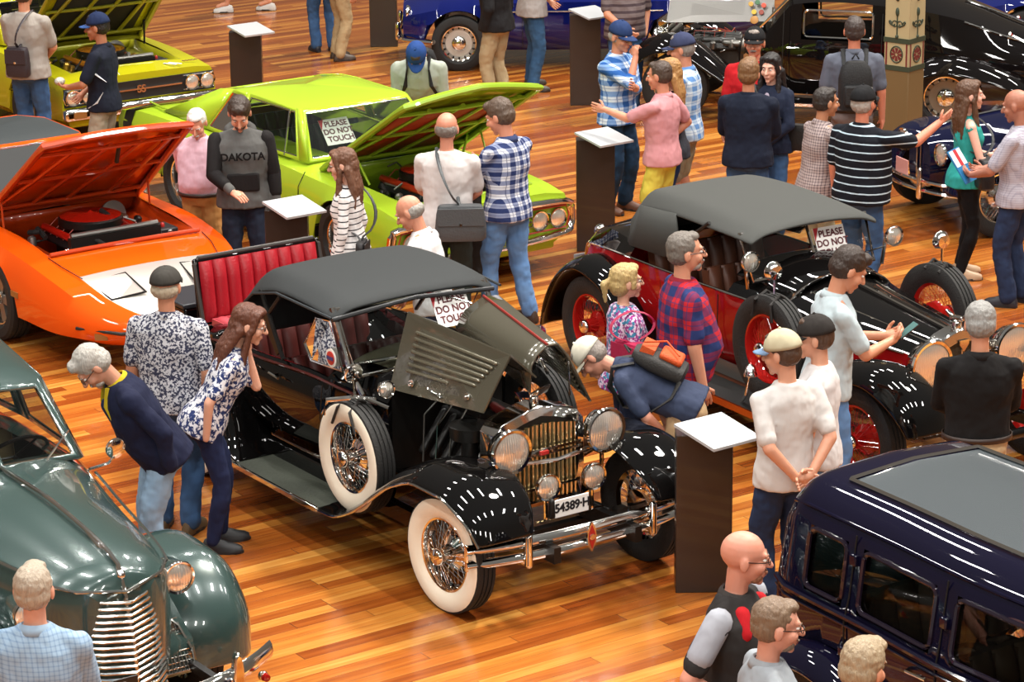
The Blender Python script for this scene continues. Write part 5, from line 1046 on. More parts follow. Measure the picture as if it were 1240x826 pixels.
# ------------------------------------------------------------------ muscle cars
def bay(root, x0, x1, w0, w1, z0, z1, ztop0, ztop1, mt):
    """engine bay tub below an opened bonnet"""
    n = 8; rows = []
    for i in range(n + 1):
        t = i / n; x = x0 + (x1 - x0) * t; w = w0 + (w1 - w0) * t; zt = ztop0 + (ztop1 - ztop0) * t
        rows.append([(x, -w, zt), (x, -w * .93, zt - .10), (x, -w * .66, zt - .14), (x, -w * .62, z0), (x, w * .62, z0), (x, w * .66, zt - .14), (x, w * .93, zt - .10), (x, w, zt)])
    b = MB().grid(rows); b.add([rows[0][k] for k in range(8)], [list(range(8))]); b.add([rows[-1][k] for k in range(8)], [list(range(8))[::-1]])
    return b.build('engine_bay', mt, root, solid=.006)
def bonnet(root, hx, hz, tx, tz, w0, w1, topm, underm, pts_front=None, ribs=True, liner=None, bulge=.03, name='bonnet', nose=0.0):
    """opened bonnet: hinge line at hx/hz, tip at tx/tz; outer skin above, stamped frame beneath"""
    L = math.hypot(tx - hx, tz - hz); d = V((tx - hx, 0, tz - hz)) / L; up = V((-d.z, 0, d.x)); rows = []; N = 14
    for i in range(13):
        t = i / 12; w = w0 + (w1 - w0) * t; c = V((hx, 0, hz)) + d * L * t; row = []
        for j in range(N + 1):
            u = 2 * j / N - 1; row.append(c + V((0, u * w, 0)) + up * (bulge * (1 - u * u)) + d * nose * t ** 3 * (1 - abs(u)) )
        rows.append(row)
    o = MB().grid(rows).build(name, topm, root, solid=.012)
    rim = MB(); edge = [r[0] for r in rows] + rows[-1][1:-1] + [r[-1] for r in rows[::-1]] + rows[0][1:-1][::-1]
    rim.tube([p - up * .03 for p in edge], .035, 8, closed=True, flat=.8); rim.build('bonnet_rim', underm, o)
    if ribs:
        f = MB()
        for u0, u1 in ((-.95, -.55), (-.45, .0), (0, .45), (.55, .95)):
            a = V((hx, 0, hz)) + d * L * .12 + V((0, u0 * w0, 0)) - up * .03; b = V((hx, 0, hz)) + d * L * .88 + V((0, u1 * w1 * (1 if abs(u0) < .5 else .9), 0)) - up * .03
            f.tube([a, (a + b) / 2 - up * .01, b], .03, 8, flat=.6)
        for t in (.12, .5, .86):
            c = V((hx, 0, hz)) + d * L * t - up * .03; w = w0 + (w1 - w0) * t; f.tube([c + V((0, -w * .95, 0)), c - up * .01, c + V((0, w * .95, 0))], .032, 8, flat=.6)
        f.build('bonnet_frame', underm, o)
    if liner:
        lr = [[V((hx, 0, hz)) + d * L * t + V((0, u * w0 * .80, 0)) - up * .012 for u in (-1, -.5, 0, .5, 1)] for t in (.12, .4, .8)]
        MB().grid(lr).build('bonnet_liner', liner, o, solid=.02)
    return o
def bumper_bar(root, pts, r, mt=chrome, name='front_bumper', flat=.5):
    return MB().tube(pts, r, 12, flat=flat, hint=(0, 0, 1)).build(name, mt, root)
def quad_lamps(root, x, ys, z, r, parent=None, bez=None):
    for y in ys: lamp(root, (x, y, z), r, 'headlamp', (1, 0, -.03), depth=.6, bowl=dark)

# ---- lime green fastback coupe
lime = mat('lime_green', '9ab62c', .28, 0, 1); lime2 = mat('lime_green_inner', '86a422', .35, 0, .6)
carC = car('muscle_car', (-.745, 23.25), 'lime green two-door muscle car with its long bonnet propped open'); root = carC
def sec(sill, low, mid, sh, ft, top, zc): return [(sill[0], sill[1]), (low[0], low[1]), (mid[0], mid[1]), (sh[0], sh[1]), (ft[0], ft[1]), (top[0], top[1]), (top[0] * .5, zc - .004), (0, zc)]
C_keys = [(-4.10, sec((.70, .38), (.82, .42), (.88, .55), (.88, .72), (.84, .80), (.66, .81), .81)),
          (-3.7, sec((.74, .28), (.86, .36), (.91, .55), (.90, .74), (.84, .85), (.62, .87), .87)),
          (-3.0, sec((.78, .22), (.88, .30), (.92, .52), (.91, .74), (.83, .86), (.62, .89), .90)),
          (-2.3, sec((.80, .20), (.88, .28), (.90, .50), (.89, .72), (.82, .84), (.68, .87), .87)),
          (-1.5, sec((.80, .20), (.86, .28), (.88, .50), (.87, .70), (.80, .82), (.68, .85), .85)),
          (-.7, sec((.80, .20), (.88, .28), (.89, .50), (.88, .68), (.82, .80), (.68, .84), .86)),
          (0, sec((.78, .22), (.90, .30), (.91, .50), (.90, .68), (.84, .78), (.66, .81), .83)),
          (.6, sec((.76, .24), (.88, .32), (.90, .48), (.88, .64), (.84, .74), (.64, .77), .78)),
          (.92, sec((.70, .26), (.84, .34), (.88, .46), (.87, .60), (.84, .69), (.64, .72), .73))]
shell(C_keys, [(0, .30, .40), (-2.85, .30, .39)], skip=lambda x, j, r: (-.58 < x < .72 and j >= 5) or (-3.0 < x < -.85 and j >= 6), name='body', mt=lime, root=root, step=.05)
bay(root, -.58, .72, .66, .64, .3, .8, .84, .77, lime2)
engine(root, -.5, .66, .62, .40, .84, 3, 'b03218', '2a2b2c')
for s in (-1, 1):
    wheel(root, 0, s * .80, .335, .20, 'mag', white=False); wheel(root, -2.85, s * .80, .335, .22, 'mag', white=False)
    for x in (0, -2.85): arch_liner(root, x, s * .76, .40, .13, .3)
    MB().tube([(x, s * (spline([(k, [c for p in q for c in p]) for k, q in C_keys], x)[4] - .02), .215) for x in [-2.35 + .2 * i for i in range(10)]], .012, 6).build('sill_trim', chrome, root)
    for x in (-.66, -1.95): MB().tube([(x, s * .872, .28), (x, s * .895, .5), (x, s * .885, .70), (x, s * .81, .82)], .004, 5).build('door_gap', dark, root)
    MB().box((-1.8, s * .895, .70), (.13, .02, .025)).build('door_handle', chrome, root, bevel=.006)
    MB().tube([(-3.9, s * .63, .885), (-3.5, s * .70, .90), (-3.2, s * .70, .91)], .01, 6).build('quarter_trim', lime, root)
W = [((-.78, -.70, .86), (-1.12, -.55, 1.26), 'panel'), ((-.90, -.72, .86), (-1.18, -.57, 1.265), 'glass'), ((-2.02, -.75, .86), (-1.98, -.58, 1.27), 'panel'), ((-2.10, -.75, .86), (-2.04, -.58, 1.27), 'glass'), ((-2.55, -.76, .87), (-2.30, -.575, 1.26), 'panel'),
     ((-3.45, -.72, .88), (-2.62, -.54, 1.21), 'panel'), ((-2.95, -.60, .92), (-2.68, -.50, 1.19), 'glass'), ((-2.95, .60, .92), (-2.68, .50, 1.19), 'panel'), ((-3.45, .72, .88), (-2.62, .54, 1.21), 'panel'),
     ((-2.55, .76, .87), (-2.30, .575, 1.26), 'glass'), ((-2.10, .75, .86), (-2.04, .58, 1.27), 'panel'), ((-2.02, .75, .86), (-1.98, .58, 1.27), 'glass'), ((-.90, .72, .86), (-1.18, .57, 1.265), 'panel'), ((-.78, .70, .86), (-1.12, .55, 1.26), 'glass')]
greenhouse(root, W, lime, lime, dome=.04)
for s in (-1, 1): MB().tube([(-1.15, s * .73, .87), (-1.25, s * .60, 1.25)], .010, 6).build('vent_window_post', chrome, root)
seats(root, (-1.9, -2.6), .55, mat('teal_vinyl', '123a36', .35), .48, .40, 9); steering(root, (-1.25, .35, .90))
MB().box((-.95, 0, .78), (.2, 1.2, .14)).build('dashboard', mat('dash_green', '12302b', .5), root, bevel=.02)
MB().box((-1.9, 0, .35), (2.0, 1.4, .02)).build('cabin_floor', dark, root)
MB().grid([[(-3.98, -.885, .36), (-3.98, -.895, .7), (-3.98, -.85, .82), (-3.98, -.6, .845), (-3.98, 0, .85), (-3.98, .6, .845), (-3.98, .85, .82), (-3.98, .895, .7)], [(-3.78, -.91, .36), (-3.78, -.915, .7), (-3.78, -.855, .86), (-3.78, -.6, .885), (-3.78, 0, .89), (-3.78, .6, .885), (-3.78, .855, .86), (-3.78, .915, .7)]]).build('tail_stripe', mat('stripe_black', '151715', .4), root)
MB().box((-4.12, 0, .50), (.06, 1.7, .14)).build('rear_bumper', chrome, root, bevel=.03)
bonnet(root, -.55, .88, .78, 1.64, .70, .68, lime, lime2, liner=mat('bonnet_red', 'a52a14', .5), bulge=.04, nose=.14)
for s in (-1, 1): MB().tube([(-.35, s * .64, .84), (-.30, s * .66, 1.02)], .012, 6).build('bonnet_hinge', lime2, root); MB().tube([(.1, s * .62, .82), (-.1, s * .66, 1.1)], .010, 6).build('bonnet_stay', lime2, root)
tb = MB().box((-.02, 0, 1.21), (.5, .7, .02), Matrix.Rotation(-.52, 3, 'Y')); tb.build('bonnet_scoop', mat('scoop_red', 'a8321a', .5), root)
# full-width loop bumper with recessed grille
loop = [(.93, -.86, .36), (.97, -.60, .34), (1.0, 0, .33), (.97, .60, .34), (.93, .86, .36), (.90, .92, .46), (.91, .90, .60), (.96, .62, .645), (1.0, 0, .66), (.96, -.62, .645), (.91, -.90, .60), (.90, -.92, .46)]
K = [(i, list(p)) for i, p in enumerate(loop + [loop[0]])]
MB().tube([spline(K, i / 3) for i in range(36)], .045, 10, closed=True, flat=.7).build('front_bumper', chrome, root)
MB().box((.90, 0, .49), (.03, 1.70, .26)).m(1).box((.925, 0, .49), (.02, 1.6, .012)).box((.925, 0, .535), (.02, 1.6, .008)).box((.925, 0, .445), (.02, 1.6, .008)).build('grille', [mat('grille_black', '14110f', .5), steel], root)
for s in (-1, 1):
    MB().tube([(.94, s * .42, .39), (.94, s * .84, .40), (.94, s * .87, .5), (.94, s * .84, .59), (.94, s * .42, .60)], .008, 6).build('lamp_surround', mat('lamp_red', 'a83218', .5), root)
    quad_lamps(root, .94, (s * .56, s * .75), .49, .085)
MB().box((.86, 0, .27), (.08, 1.5, .12)).build('valance', lime, root, bevel=.03)
MB().tube([(.80, -.05, 1.695), (.88, 0, 1.70), (.80, .05, 1.695)], .012, 6).build('bonnet_emblem', dark, root)
sg = sign('warning_sign', carC.matrix_basis @ V((-1.08, -.22, 1.03)), CAR_HEAD + PI / 2, R(40), (.30, .26))
tag(sg, 'white PLEASE DO NOT TOUCH card in the windscreen of the lime green muscle car', 'sign')

# ---- orange winged coupe with the long nose
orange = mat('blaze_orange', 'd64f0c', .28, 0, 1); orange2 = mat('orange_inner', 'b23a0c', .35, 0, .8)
carS = car('muscle_car', (-3.38, 21.62), 'orange muscle car with long silver-patched nose and its bonnet wide open'); root = carS
S_keys = [(-3.0, sec((.78, .22), (.88, .30), (.92, .52), (.91, .74), (.83, .86), (.66, .88), .88)),
          (-1.9, sec((.80, .20), (.88, .28), (.90, .50), (.89, .70), (.82, .82), (.68, .85), .86)),
          (-.7, sec((.80, .20), (.90, .28), (.91, .50), (.90, .69), (.84, .80), (.68, .83), .85)),
          (0, sec((.78, .20), (.92, .28), (.93, .50), (.92, .68), (.86, .78), (.66, .81), .82)),
          (.55, sec((.76, .20), (.90, .28), (.92, .46), (.90, .62), (.84, .72), (.66, .75), .76)),
          (.95, sec((.70, .20), (.84, .26), (.86, .38), (.84, .50), (.78, .62), (.60, .66), .68)),
          (1.25, sec((.58, .20), (.72, .26), (.76, .34), (.74, .42), (.68, .50), (.52, .55), .57)),
          (1.50, sec((.40, .22), (.52, .27), (.56, .33), (.55, .38), (.50, .42), (.38, .46), .48)),
          (1.68, sec((.20, .26), (.28, .30), (.31, .33), (.31, .36), (.28, .38), (.20, .40), .41))]
silver = mat('nose_silver', 'cfcac2', .22, .55, 1)
shell(S_keys, [(0, .30, .40), (-2.8, .30, .40)], skip=lambda x, j, r: (-.62 < x < .50 and j >= 5) or (-3.0 < x < -.9 and j >= 6), name='body', mt=[orange, silver], root=root, step=.05, two=lambda x, j: x > .92 and j >= 5 and x < 1.58)
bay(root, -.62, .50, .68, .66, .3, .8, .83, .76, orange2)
engine(root, -.55, .42, .64, .40, .84, 11, 'b01c10', '1c1c1e')
for s in (-1, 1):
    wheel(root, 0, s * .82, .34, .20, 'mag', white=False); wheel(root, -2.8, s * .82, .34, .22, 'mag', white=False)
    for x in (0, -2.8): arch_liner(root, x, s * .78, .40, .13, .3)
    MB().tube([(-.72, s * .885, .28), (-.72, s * .915, .5), (-.72, s * .905, .69), (-.72, s * .82, .82)], .004, 5).build('door_gap', dark, root)
    MB().box((.42, s * .925, .47), (.12, .012, .045)).build('side_marker', mat('marker_brown', '8a5a2a', .4), root)
    q = [(1.0, s * .24, .655), (1.0, s * .56, .625), (1.27, s * .50, .540), (1.30, s * .22, .565)]
    MB().add(q, [[0, 1, 2, 3]]).build('headlamp_door', silver, root, smooth=False); MB().tube([V(p) + V((0, 0, .006)) for p in q], .008, 6, closed=True).build('door_gap', dark, root)
    MB().box((1.33, s * .62, .30), (.10, .14, .05), Matrix.Rotation(-s * .9, 3, 'Z')).build('indicator', mat('marker_brown', '8a5a2a', .4), root)
    MB().tube([(.56, s * .68, .755), (.75, s * .66, .72), (.98, s * .60, .665)], .004, 5).build('panel_gap', dark, root)
MB().tube([(1.20, -.78, .35), (1.52, -.56, .34), (1.72, 0, .345), (1.52, .56, .34), (1.20, .78, .35)], .014, 8).build('nose_lip', dark, root)
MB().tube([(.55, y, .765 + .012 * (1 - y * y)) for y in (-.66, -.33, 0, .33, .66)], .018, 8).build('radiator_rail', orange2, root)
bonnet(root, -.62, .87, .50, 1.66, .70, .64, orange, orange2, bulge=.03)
MB().tube([(.32, .1, 1.50), (.26, .1, 1.36)], .02, 6).build('bonnet_catch', dark, root)
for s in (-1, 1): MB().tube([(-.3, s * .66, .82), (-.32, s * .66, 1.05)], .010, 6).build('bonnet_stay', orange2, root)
W = [((-.85, -.70, .86), (-1.35, -.56, 1.25), 'panel'), ((-.97, -.72, .86), (-1.42, -.58, 1.255), 'glass'), ((-2.1, -.75, .86), (-2.1, -.58, 1.26), 'panel'), ((-2.9, -.7, .88), (-2.6, -.55, 1.2), 'glass'), ((-2.9, .7, .88), (-2.6, .55, 1.2), 'panel'), ((-2.1, .75, .86), (-2.1, .58, 1.26), 'glass'), ((-.97, .72, .86), (-1.42, .58, 1.255), 'panel'), ((-.85, .70, .86), (-1.35, .56, 1.25), 'glass')]
greenhouse(root, W, mat('vinyl_roof', '262c2e', .6, bump=(220, .2)), orange, dome=.05)
sg = sign('warning_sign', carS.matrix_basis @ V((-1.16, -.26, .98)), CAR_HEAD + PI / 2, R(40), (.30, .26))
tag(sg, 'white PLEASE DO NOT TOUCH card at the far left behind the orange bonnet', 'sign')
MB().box((-1.9, 0, .35), (2.0, 1.4, .02)).build('cabin_floor', dark, root); seats(root, (-1.9,), .55, engine_m, .48, .40, 9)

# ---- yellow-green coupe, top left
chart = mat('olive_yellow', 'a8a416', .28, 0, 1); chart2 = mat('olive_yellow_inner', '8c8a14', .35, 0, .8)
carE = car('muscle_car', (-4.36, 28.9), 'olive yellow muscle car with black grille, twin round lamps and open bonnet'); root = carE
E_keys = [(-3.2, sec((.78, .22), (.88, .30), (.91, .52), (.89, .74), (.82, .86), (.66, .88), .88)),
          (-1.9, sec((.80, .20), (.88, .28), (.90, .50), (.88, .70), (.82, .84), (.68, .86), .86)),
          (-.7, sec((.80, .20), (.88, .28), (.90, .50), (.89, .72), (.83, .84), (.68, .86), .88)),
          (0, sec((.78, .22), (.90, .30), (.92, .50), (.90, .72), (.84, .82), (.66, .84), .86)),
          (.55, sec((.76, .26), (.88, .34), (.90, .48), (.89, .68), (.84, .78), (.64, .80), .82)),
          (.90, sec((.74, .30), (.86, .36), (.89, .48), (.88, .66), (.84, .74), (.64, .76), .77))]
shell(E_keys, [(0, .30, .40), (-2.75, .30, .40)], skip=lambda x, j, r: (-.55 < x < .62 and j >= 5) or (-3.0 < x < -.95 and j >= 6), name='body', mt=chart, root=root, step=.05)
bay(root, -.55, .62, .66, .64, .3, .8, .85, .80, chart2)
engine(root, -.48, .56, .62, .42, .86, 5, 'a86a1c', '2b2b2b', cleaner=True)
for s in (-1, 1):
    wheel(root, 0, s * .80, .335, .20, 'mag', white=False); wheel(root, -2.75, s * .80, .335, .2, 'mag', white=False)
    for x in (0, -2.75): arch_liner(root, x, s * .76, .40, .13, .3)
    MB().tube([(-.68, s * .872, .28), (-.68, s * .895, .5), (-.68, s * .885, .70), (-.68, s * .81, .84)], .004, 5).build('door_gap', dark, root)
    quad_lamps(root, .93, (s * .60, s * .78), .60, .082)
    MB().tube([(.92, s * .50, .53), (.92, s * .86, .53), (.92, s * .88, .60), (.92, s * .86, .68), (.92, s * .50, .68)], .008, 6).build('lamp_surround', chrome, root)
    MB().box((.5, s * .905, .56), (.07, .01, .03)).build('side_badge', dark, root)
MB().box((.905, 0, .60), (.02, 1.74, .19)).m(1).box((.925, 0, .605), (.02, .96, .016)).m(0).build('grille', [mat('grille_black', '14110f', .5), chrome], root)
textobj('grille_lettering', 'SS', .11, chrome, root, FX(.94, 0, .605), .008)
for y in (.52, .58): MB().box((.80, y - .1, .797), (.16, .022, .006), Matrix.Rotation(.5, 3, 'Z')).build('bonnet_mark', mat('white_card', 'eceae6', .6), root)
MB().tube([(.76, .58 + .012 * k, .80 + .004 * math.sin(k * 2)) for k in range(16)], .006, 5).build('script_badge', chrome, root)
bb = MB().box((.95, 0, .43), (.10, 1.82, .13)).build('front_bumper', chrome, root, bevel=.04)
for s in (-1, 1): MB().box((1.005, s * .74, .43), (.01, .14, .07)).build('indicator', mat('marker_brown', '8a5a2a', .4), bb)
MB().box((.86, 0, .33), (.06, 1.6, .10)).build('valance', chart, root, bevel=.02)
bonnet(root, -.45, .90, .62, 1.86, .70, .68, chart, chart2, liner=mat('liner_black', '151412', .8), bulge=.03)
for s in (-1, 1): MB().tube([(-.2, s * .64, .84), (-.22, s * .66, 1.1)], .012, 6).build('bonnet_hinge', dark, root)
W = [((-.85, -.70, .88), (-1.35, -.56, 1.28), 'panel'), ((-.97, -.72, .87), (-1.42, -.58, 1.285), 'glass'), ((-2.1, -.75, .87), (-2.1, -.58, 1.29), 'panel'), ((-2.9, -.7, .88), (-2.6, -.55, 1.22), 'glass'), ((-2.9, .7, .88), (-2.6, .55, 1.22), 'panel'), ((-2.1, .75, .87), (-2.1, .58, 1.29), 'glass'), ((-.97, .72, .87), (-1.42, .58, 1.285), 'panel'), ((-.85, .70, .88), (-1.35, .56, 1.28), 'glass')]
greenhouse(root, W, chart, chart, dome=.04)
MB().box((-1.9, 0, .35), (2.0, 1.4, .02)).build('cabin_floor', dark, root); seats(root, (-1.9,), .55, engine_m, .48, .40, 9)
# ------------------------------------------------------------------ closed cars
def round_rect(x0, x1, z0, z1, r, n=4):
    pts = []
    for cx, cz, a0 in ((x1 - r, z1 - r, 0), (x0 + r, z1 - r, PI / 2), (x0 + r, z0 + r, PI), (x1 - r, z0 + r, 1.5 * PI)):
        for k in range(n + 1): a = a0 + PI / 2 * k / n; pts.append((cx + r * math.cos(a), cz + r * math.sin(a)))
    return pts
# ---- dark blue saloon, bottom right
navy = mat('midnight_blue', '0d0b1e', .25, 0, 1)
carH = car('vintage_saloon', (1.88, 13.66), 'dark blue vintage saloon with grey fabric roof panel in the bottom right corner', R(-57)); root = carH
def hs(k): return [(.60 * k, .34), (.69 * k, .50), (.715 * k, .80), (.715 * k, .96), (.70 * k, 1.03), (.655 * k, 1.37), (.615 * k, 1.46), (.52 * k, 1.545), (.44 * k, 1.575), (0, 1.60)]
H_keys = [(-.02, [(.50, .40), (.56, .50), (.58, .80), (.58, .96), (.57, 1.03), (.50, 1.22), (.45, 1.28), (.35, 1.33), (.25, 1.35), (0, 1.36)]),
          (.06, [(.56, .36), (.63, .50), (.66, .80), (.66, .96), (.65, 1.03), (.60, 1.33), (.55, 1.42), (.46, 1.49), (.36, 1.515), (0, 1.535)]),
          (.22, hs(.98)), (.8, hs(1.0)), (1.5, hs(1.05)), (2.05, hs(1.03)),
          (2.3, [(.58, .34), (.66, .50), (.69, .80), (.69, .96), (.67, 1.03), (.60, 1.30), (.56, 1.36), (.46, 1.42), (.38, 1.44), (0, 1.46)]),
          (2.42, [(.55, .36), (.62, .50), (.64, .80), (.63, .93), (.60, .98), (.54, 1.02), (.50, 1.04), (.40, 1.06), (.30, 1.07), (0, 1.08)]),
          (3.5, [(.30, .40), (.34, .50), (.36, .75), (.36, .88), (.34, .93), (.28, .98), (.24, 1.0), (.18, 1.02), (.10, 1.03), (0, 1.04)])]
hw = [(.31, .61), (.74, 1.31), (1.46, 2.08)]
for i, (a, b) in enumerate(hw): pass
shell(H_keys, [(.55, .34, .44)], skip=lambda x, j, r: j == 4 and any(a < x < b for a, b in hw), name='body', mt=[navy, mat('roof_fabric', '1b262b', .6, 0, .2, bump=(200, .2))], root=root, step=.03, two=lambda x, j: j >= 8 and .36 < x < 2.06)
kH = [(x, [c for p in s for c in p]) for x, s in H_keys]
def hy(x, z):
    q = spline(kH, x); return q[8] + (q[10] - q[8]) * (z - q[9]) / (q[11] - q[9])
for s in (-1, 1):
    for a, b in hw:
        pts = [V((x, s * (hy(x, z) + .002), z)) for x, z in round_rect(a, b, 1.05, 1.36, .05)]
        MB().tube(pts, .014, 6, closed=True).build('window_frame', mat('frame_dark', '1a1220', .25, .2, .8), root)
        MB().add([p - V((0, s * .015, 0)) for p in pts], [list(range(len(pts)))]).build('window_pane', PANE, root, smooth=False)
    for x in (.67, 1.38, 2.12): MB().tube([(x, s * (hy(x, z) + .004) if z > 1.0 else s * (.722 + .03 * (x > 1)), z) for z in (.5, .8, .98, 1.1, 1.25, 1.42)], .005, 5).build('door_gap', dark, root)
    for x, z in ((.68, .82), (.68, 1.30), (1.40, 1.22), (1.40, .8)): MB().box((x, s * (.735 if z < 1 else hy(x, z) + .012), z), (.05, .03, .06)).build('door_hinge', navy, root, bevel=.008)
    for z, r in ((1.0, .016), (.955, .008)): MB().tube([(x, s * (spline(kH, x)[6] + .006), z) for x in [.02 + .15 * i for i in range(16)]], r, 7).build('belt_moulding', navy, root)
    MB().tube([(x, s * (spline(kH, x)[12] + .008), spline(kH, x)[13] - .01) for x in [.1 + .15 * i for i in range(15)]], .010, 6).build('gutter', navy, root)
    MB().tube([(1.20, s * .74, .92), (1.22, s * .79, .925), (1.36, s * .79, .93)], .011, 8).build('door_handle', chrome, root)
    MB().tube([(x, s * (spline(kH, x)[16] * 1.0), spline(kH, x)[17] + .008) for x in [.36 + .1 * i for i in range(18)]], .012, 6).build('roof_bead', chrome, root)
    fender(root, [(-.10, .30, .56, .86, .05), (.0, .52, .56, .87, .08), (.22, .72, .56, .88, .10), (.5, .79, .56, .88, .11), (.78, .73, .56, .88, .10), (.96, .56, .56, .88, .07), (1.05, .36, .56, .88, .03), (1.12, .30, .56, .88, .01)], navy, s, 'rear_fender')
    wheel(root, .55, s * .72, .35, .15, 'wire', white=False); wheel(root, 3.45, s * .72, .35, .15, 'wire', white=False)
    fender(root, [(2.5, .30, .46, .88, .01), (2.75, .42, .46, .88, .05), (3.0, .68, .44, .88, .1), (3.35, .82, .44, .88, .12), (3.7, .74, .44, .88, .1), (3.9, .5, .46, .86, .07)], navy, s, 'front_fender')
    MB().box((1.8, s * .74, .30), (1.4, .28, .03)).build('running_board', dark, root)
MB().tube([(.36, -.43, 1.585), (.34, 0, 1.60), (.36, .43, 1.585)], .012, 6).build('roof_bead', chrome, root)
seats(root, (.55, 1.45), .52, mat('saloon_cloth', '4a3a2a', .8), .62, .34, 7); steering(root, (1.95, .3, 1.0))
MB().box((1.2, 0, .45), (2.1, 1.2, .02)).build('cabin_floor', dark, root)
MB().cap((.46, -.50, 1.32), (.46, -.50, 1.27), .008, .014).cap((.46, -.50, 1.27), (.46, -.50, 1.16), .014, .010).build('tassel', mat('tassel_cream', 'e0c890', .8), root)

# ---- grey-green 1930s saloon, bottom left
pine = mat('grey_green', '2f4340', .25, .15, 1)
carI = car('vintage_saloon', (-2.4248, 13.6738), 'grey-green streamlined vintage saloon with ribbed chrome grille in the bottom left corner'); root = carI
I_keys = [(-3.3, [(.50, .40), (.62, .55), (.66, .80), (.62, 1.0), (.5, 1.1), (.3, 1.16), (0, 1.18)]),
          (-2.2, [(.66, .36), (.74, .52), (.78, .80), (.76, 1.02), (.66, 1.14), (.4, 1.2), (0, 1.22)]),
          (-1.2, [(.64, .36), (.72, .52), (.76, .80), (.74, 1.02), (.64, 1.16), (.4, 1.24), (0, 1.26)]),
          (-.75, [(.58, .36), (.64, .52), (.66, .80), (.66, 1.00), (.57, 1.16), (.34, 1.27), (0, 1.30)]),
          (-.2, [(.48, .40), (.52, .55), (.53, .80), (.52, 1.00), (.48, 1.13), (.26, 1.25), (0, 1.30)]),
          (.3, [(.38, .42), (.42, .55), (.43, .80), (.42, 1.0), (.39, 1.12), (.22, 1.21), (0, 1.26)]),
          (.60, [(.29, .44), (.33, .55), (.34, .76), (.34, .98), (.32, 1.10), (.18, 1.17), (0, 1.21)]),
          (.76, [(.14, .46), (.18, .55), (.19, .74), (.19, .96), (.17, 1.07), (.09, 1.11), (0, 1.15)])]
shell(I_keys, [(0, 0, .01)], skip=lambda x, j, r: -2.9 < x < -.85 and j >= 5, name='body', mt=pine, root=root, step=.05, sub=1)
kI = [(x, [c for p in s for c in p]) for x, s in I_keys]
MB().tube([(x, 0, spline(kI, x)[13] + .008) for x in [-.7 + .1 * i for i in range(15)]] + [(.78, 0, 1.0), (.84, 0, .75), (.87, 0, .5)], .011, 8).build('bonnet_spine', chrome, root)
MB().cap((.5, 0, 1.20), (.72, 0, 1.13), .018, .028).cap((.5, 0, 1.22), (.30, 0, 1.27), .02, .008).build('bonnet_mascot', chrome, root)
for s in (-1, 1):
    MB().tube([(x, s * (spline(kI, x)[8] + .006), spline(kI, x)[9] + .0) for x in [-.7 + .1 * i for i in range(15)]] + [(.79, 0, 1.06)], .009, 6).build('belt_moulding', chrome, root)
    # ribbed half grille
    g = MB()
    for k in range(17):
        z = .47 + .034 * k; w = .24 - .05 * max(0, (z - .82) / .2) ** 1.5; g.tube([(.87 - .08 * (z - .5), 0, z), (.80 - .08 * (z - .5), s * w * .6, z), (.70 - .05 * (z - .5), s * w, z)], .010, 7)
    g.build('grille_ribs', mat('grille_silver', 'c9cac6', .18, 1), root)
    q = [(.60, s * .24, .46), (.60, s * .46, .46), (.56, s * .46, .56), (.50, s * .42, .68), (.46, s * .36, .74), (.47, s * .30, .74), (.54, s * .24, .64)]
    sgm = MB().add(q, [list(range(7))]).build('side_grille', mat('grille_dark', '22241f', .5), root, smooth=False)
    gb = MB()
    for k in range(9):
        t = (k + .5) / 9; a = V((.605, s * (.24 + .22 * t), .46)); b = V((.475 + .02 * abs(t - .5), s * (.30 + .12 * t), .74 - .12 * abs(t - .4)))
        gb.tube([a + V((.012, 0, 0)), b + V((.012, 0, 0))], .0045, 5)
    for k in range(10):
        z = .48 + .026 * k; gb.tube([(.618 - (z - .46) * .5, s * (.245 + .01 * k * .5), z), (.618 - (z - .46) * .5, s * (.46 - .004 * k), z)], .003, 5)
    gb.tube([V(p) + V((.012, 0, 0)) for p in q], .007, 6, closed=True); gb.build('side_grille_bars', mat('grille_silver', 'c9cac6', .18, 1), sgm)
    MB().grid([[(.45, s * .20, .40), (.60, s * .24, .44), (.58, s * .24, .62), (.40, s * .26, .86), (.2, s * .36, .98)], [(.30, s * .60, .40), (.60, s * .48, .44), (.55, s * .48, .60), (.34, s * .46, .78), (.1, s * .50, .90)]]).build('catwalk', pine, root, solid=.01)
    fender(root, [(-.82, .34, .50, .94, .05), (-.70, .56, .46, .95, .10), (-.48, .80, .42, .96, .16), (-.15, .93, .40, .97, .20), (.15, .92, .40, .97, .22), (.38, .78, .42, .96, .20), (.50, .58, .44, .94, .16), (.52, .38, .48, .90, .10)], pine, s, 'front_fender', n=16)
    wheel(root, -.02, s * .72, .34, .16, 'disc', white=False, rimcol='2f4340'); wheel(root, -2.8, s * .72, .34, .16, 'disc', white=False, rimcol='2f4340')
    fender(root, [(-3.4, .34, .62, .92, .05), (-3.2, .62, .62, .93, .12), (-2.9, .76, .6, .93, .14), (-2.5, .66, .6, .93, .12), (-2.25, .36, .62, .92, .06)], pine, s, 'rear_fender')
    lp = lamp(root, (.52, s * .43, .95), .088, 'headlamp', (1, 0, -.05), depth=2.4, bowl=pine)
    MB().cap((.40, s * .34, .86), (.42, s * .40, .9), .04, .05).build('lamp_socket', pine, root)
    MB().tube([(-.98, s * .66, 1.08), (-.93, s * .76, 1.11), (-.93, s * .80, 1.14)], .009, 7).disc((-.93, s * .81, 1.19), (-1, 0, .1), .062, .018).build('wing_mirror', chrome, root)
    MB().box((-1.3, s * .77, .9), (.12, .02, .02)).build('door_handle', chrome, root)
bu = MB(); rows = []
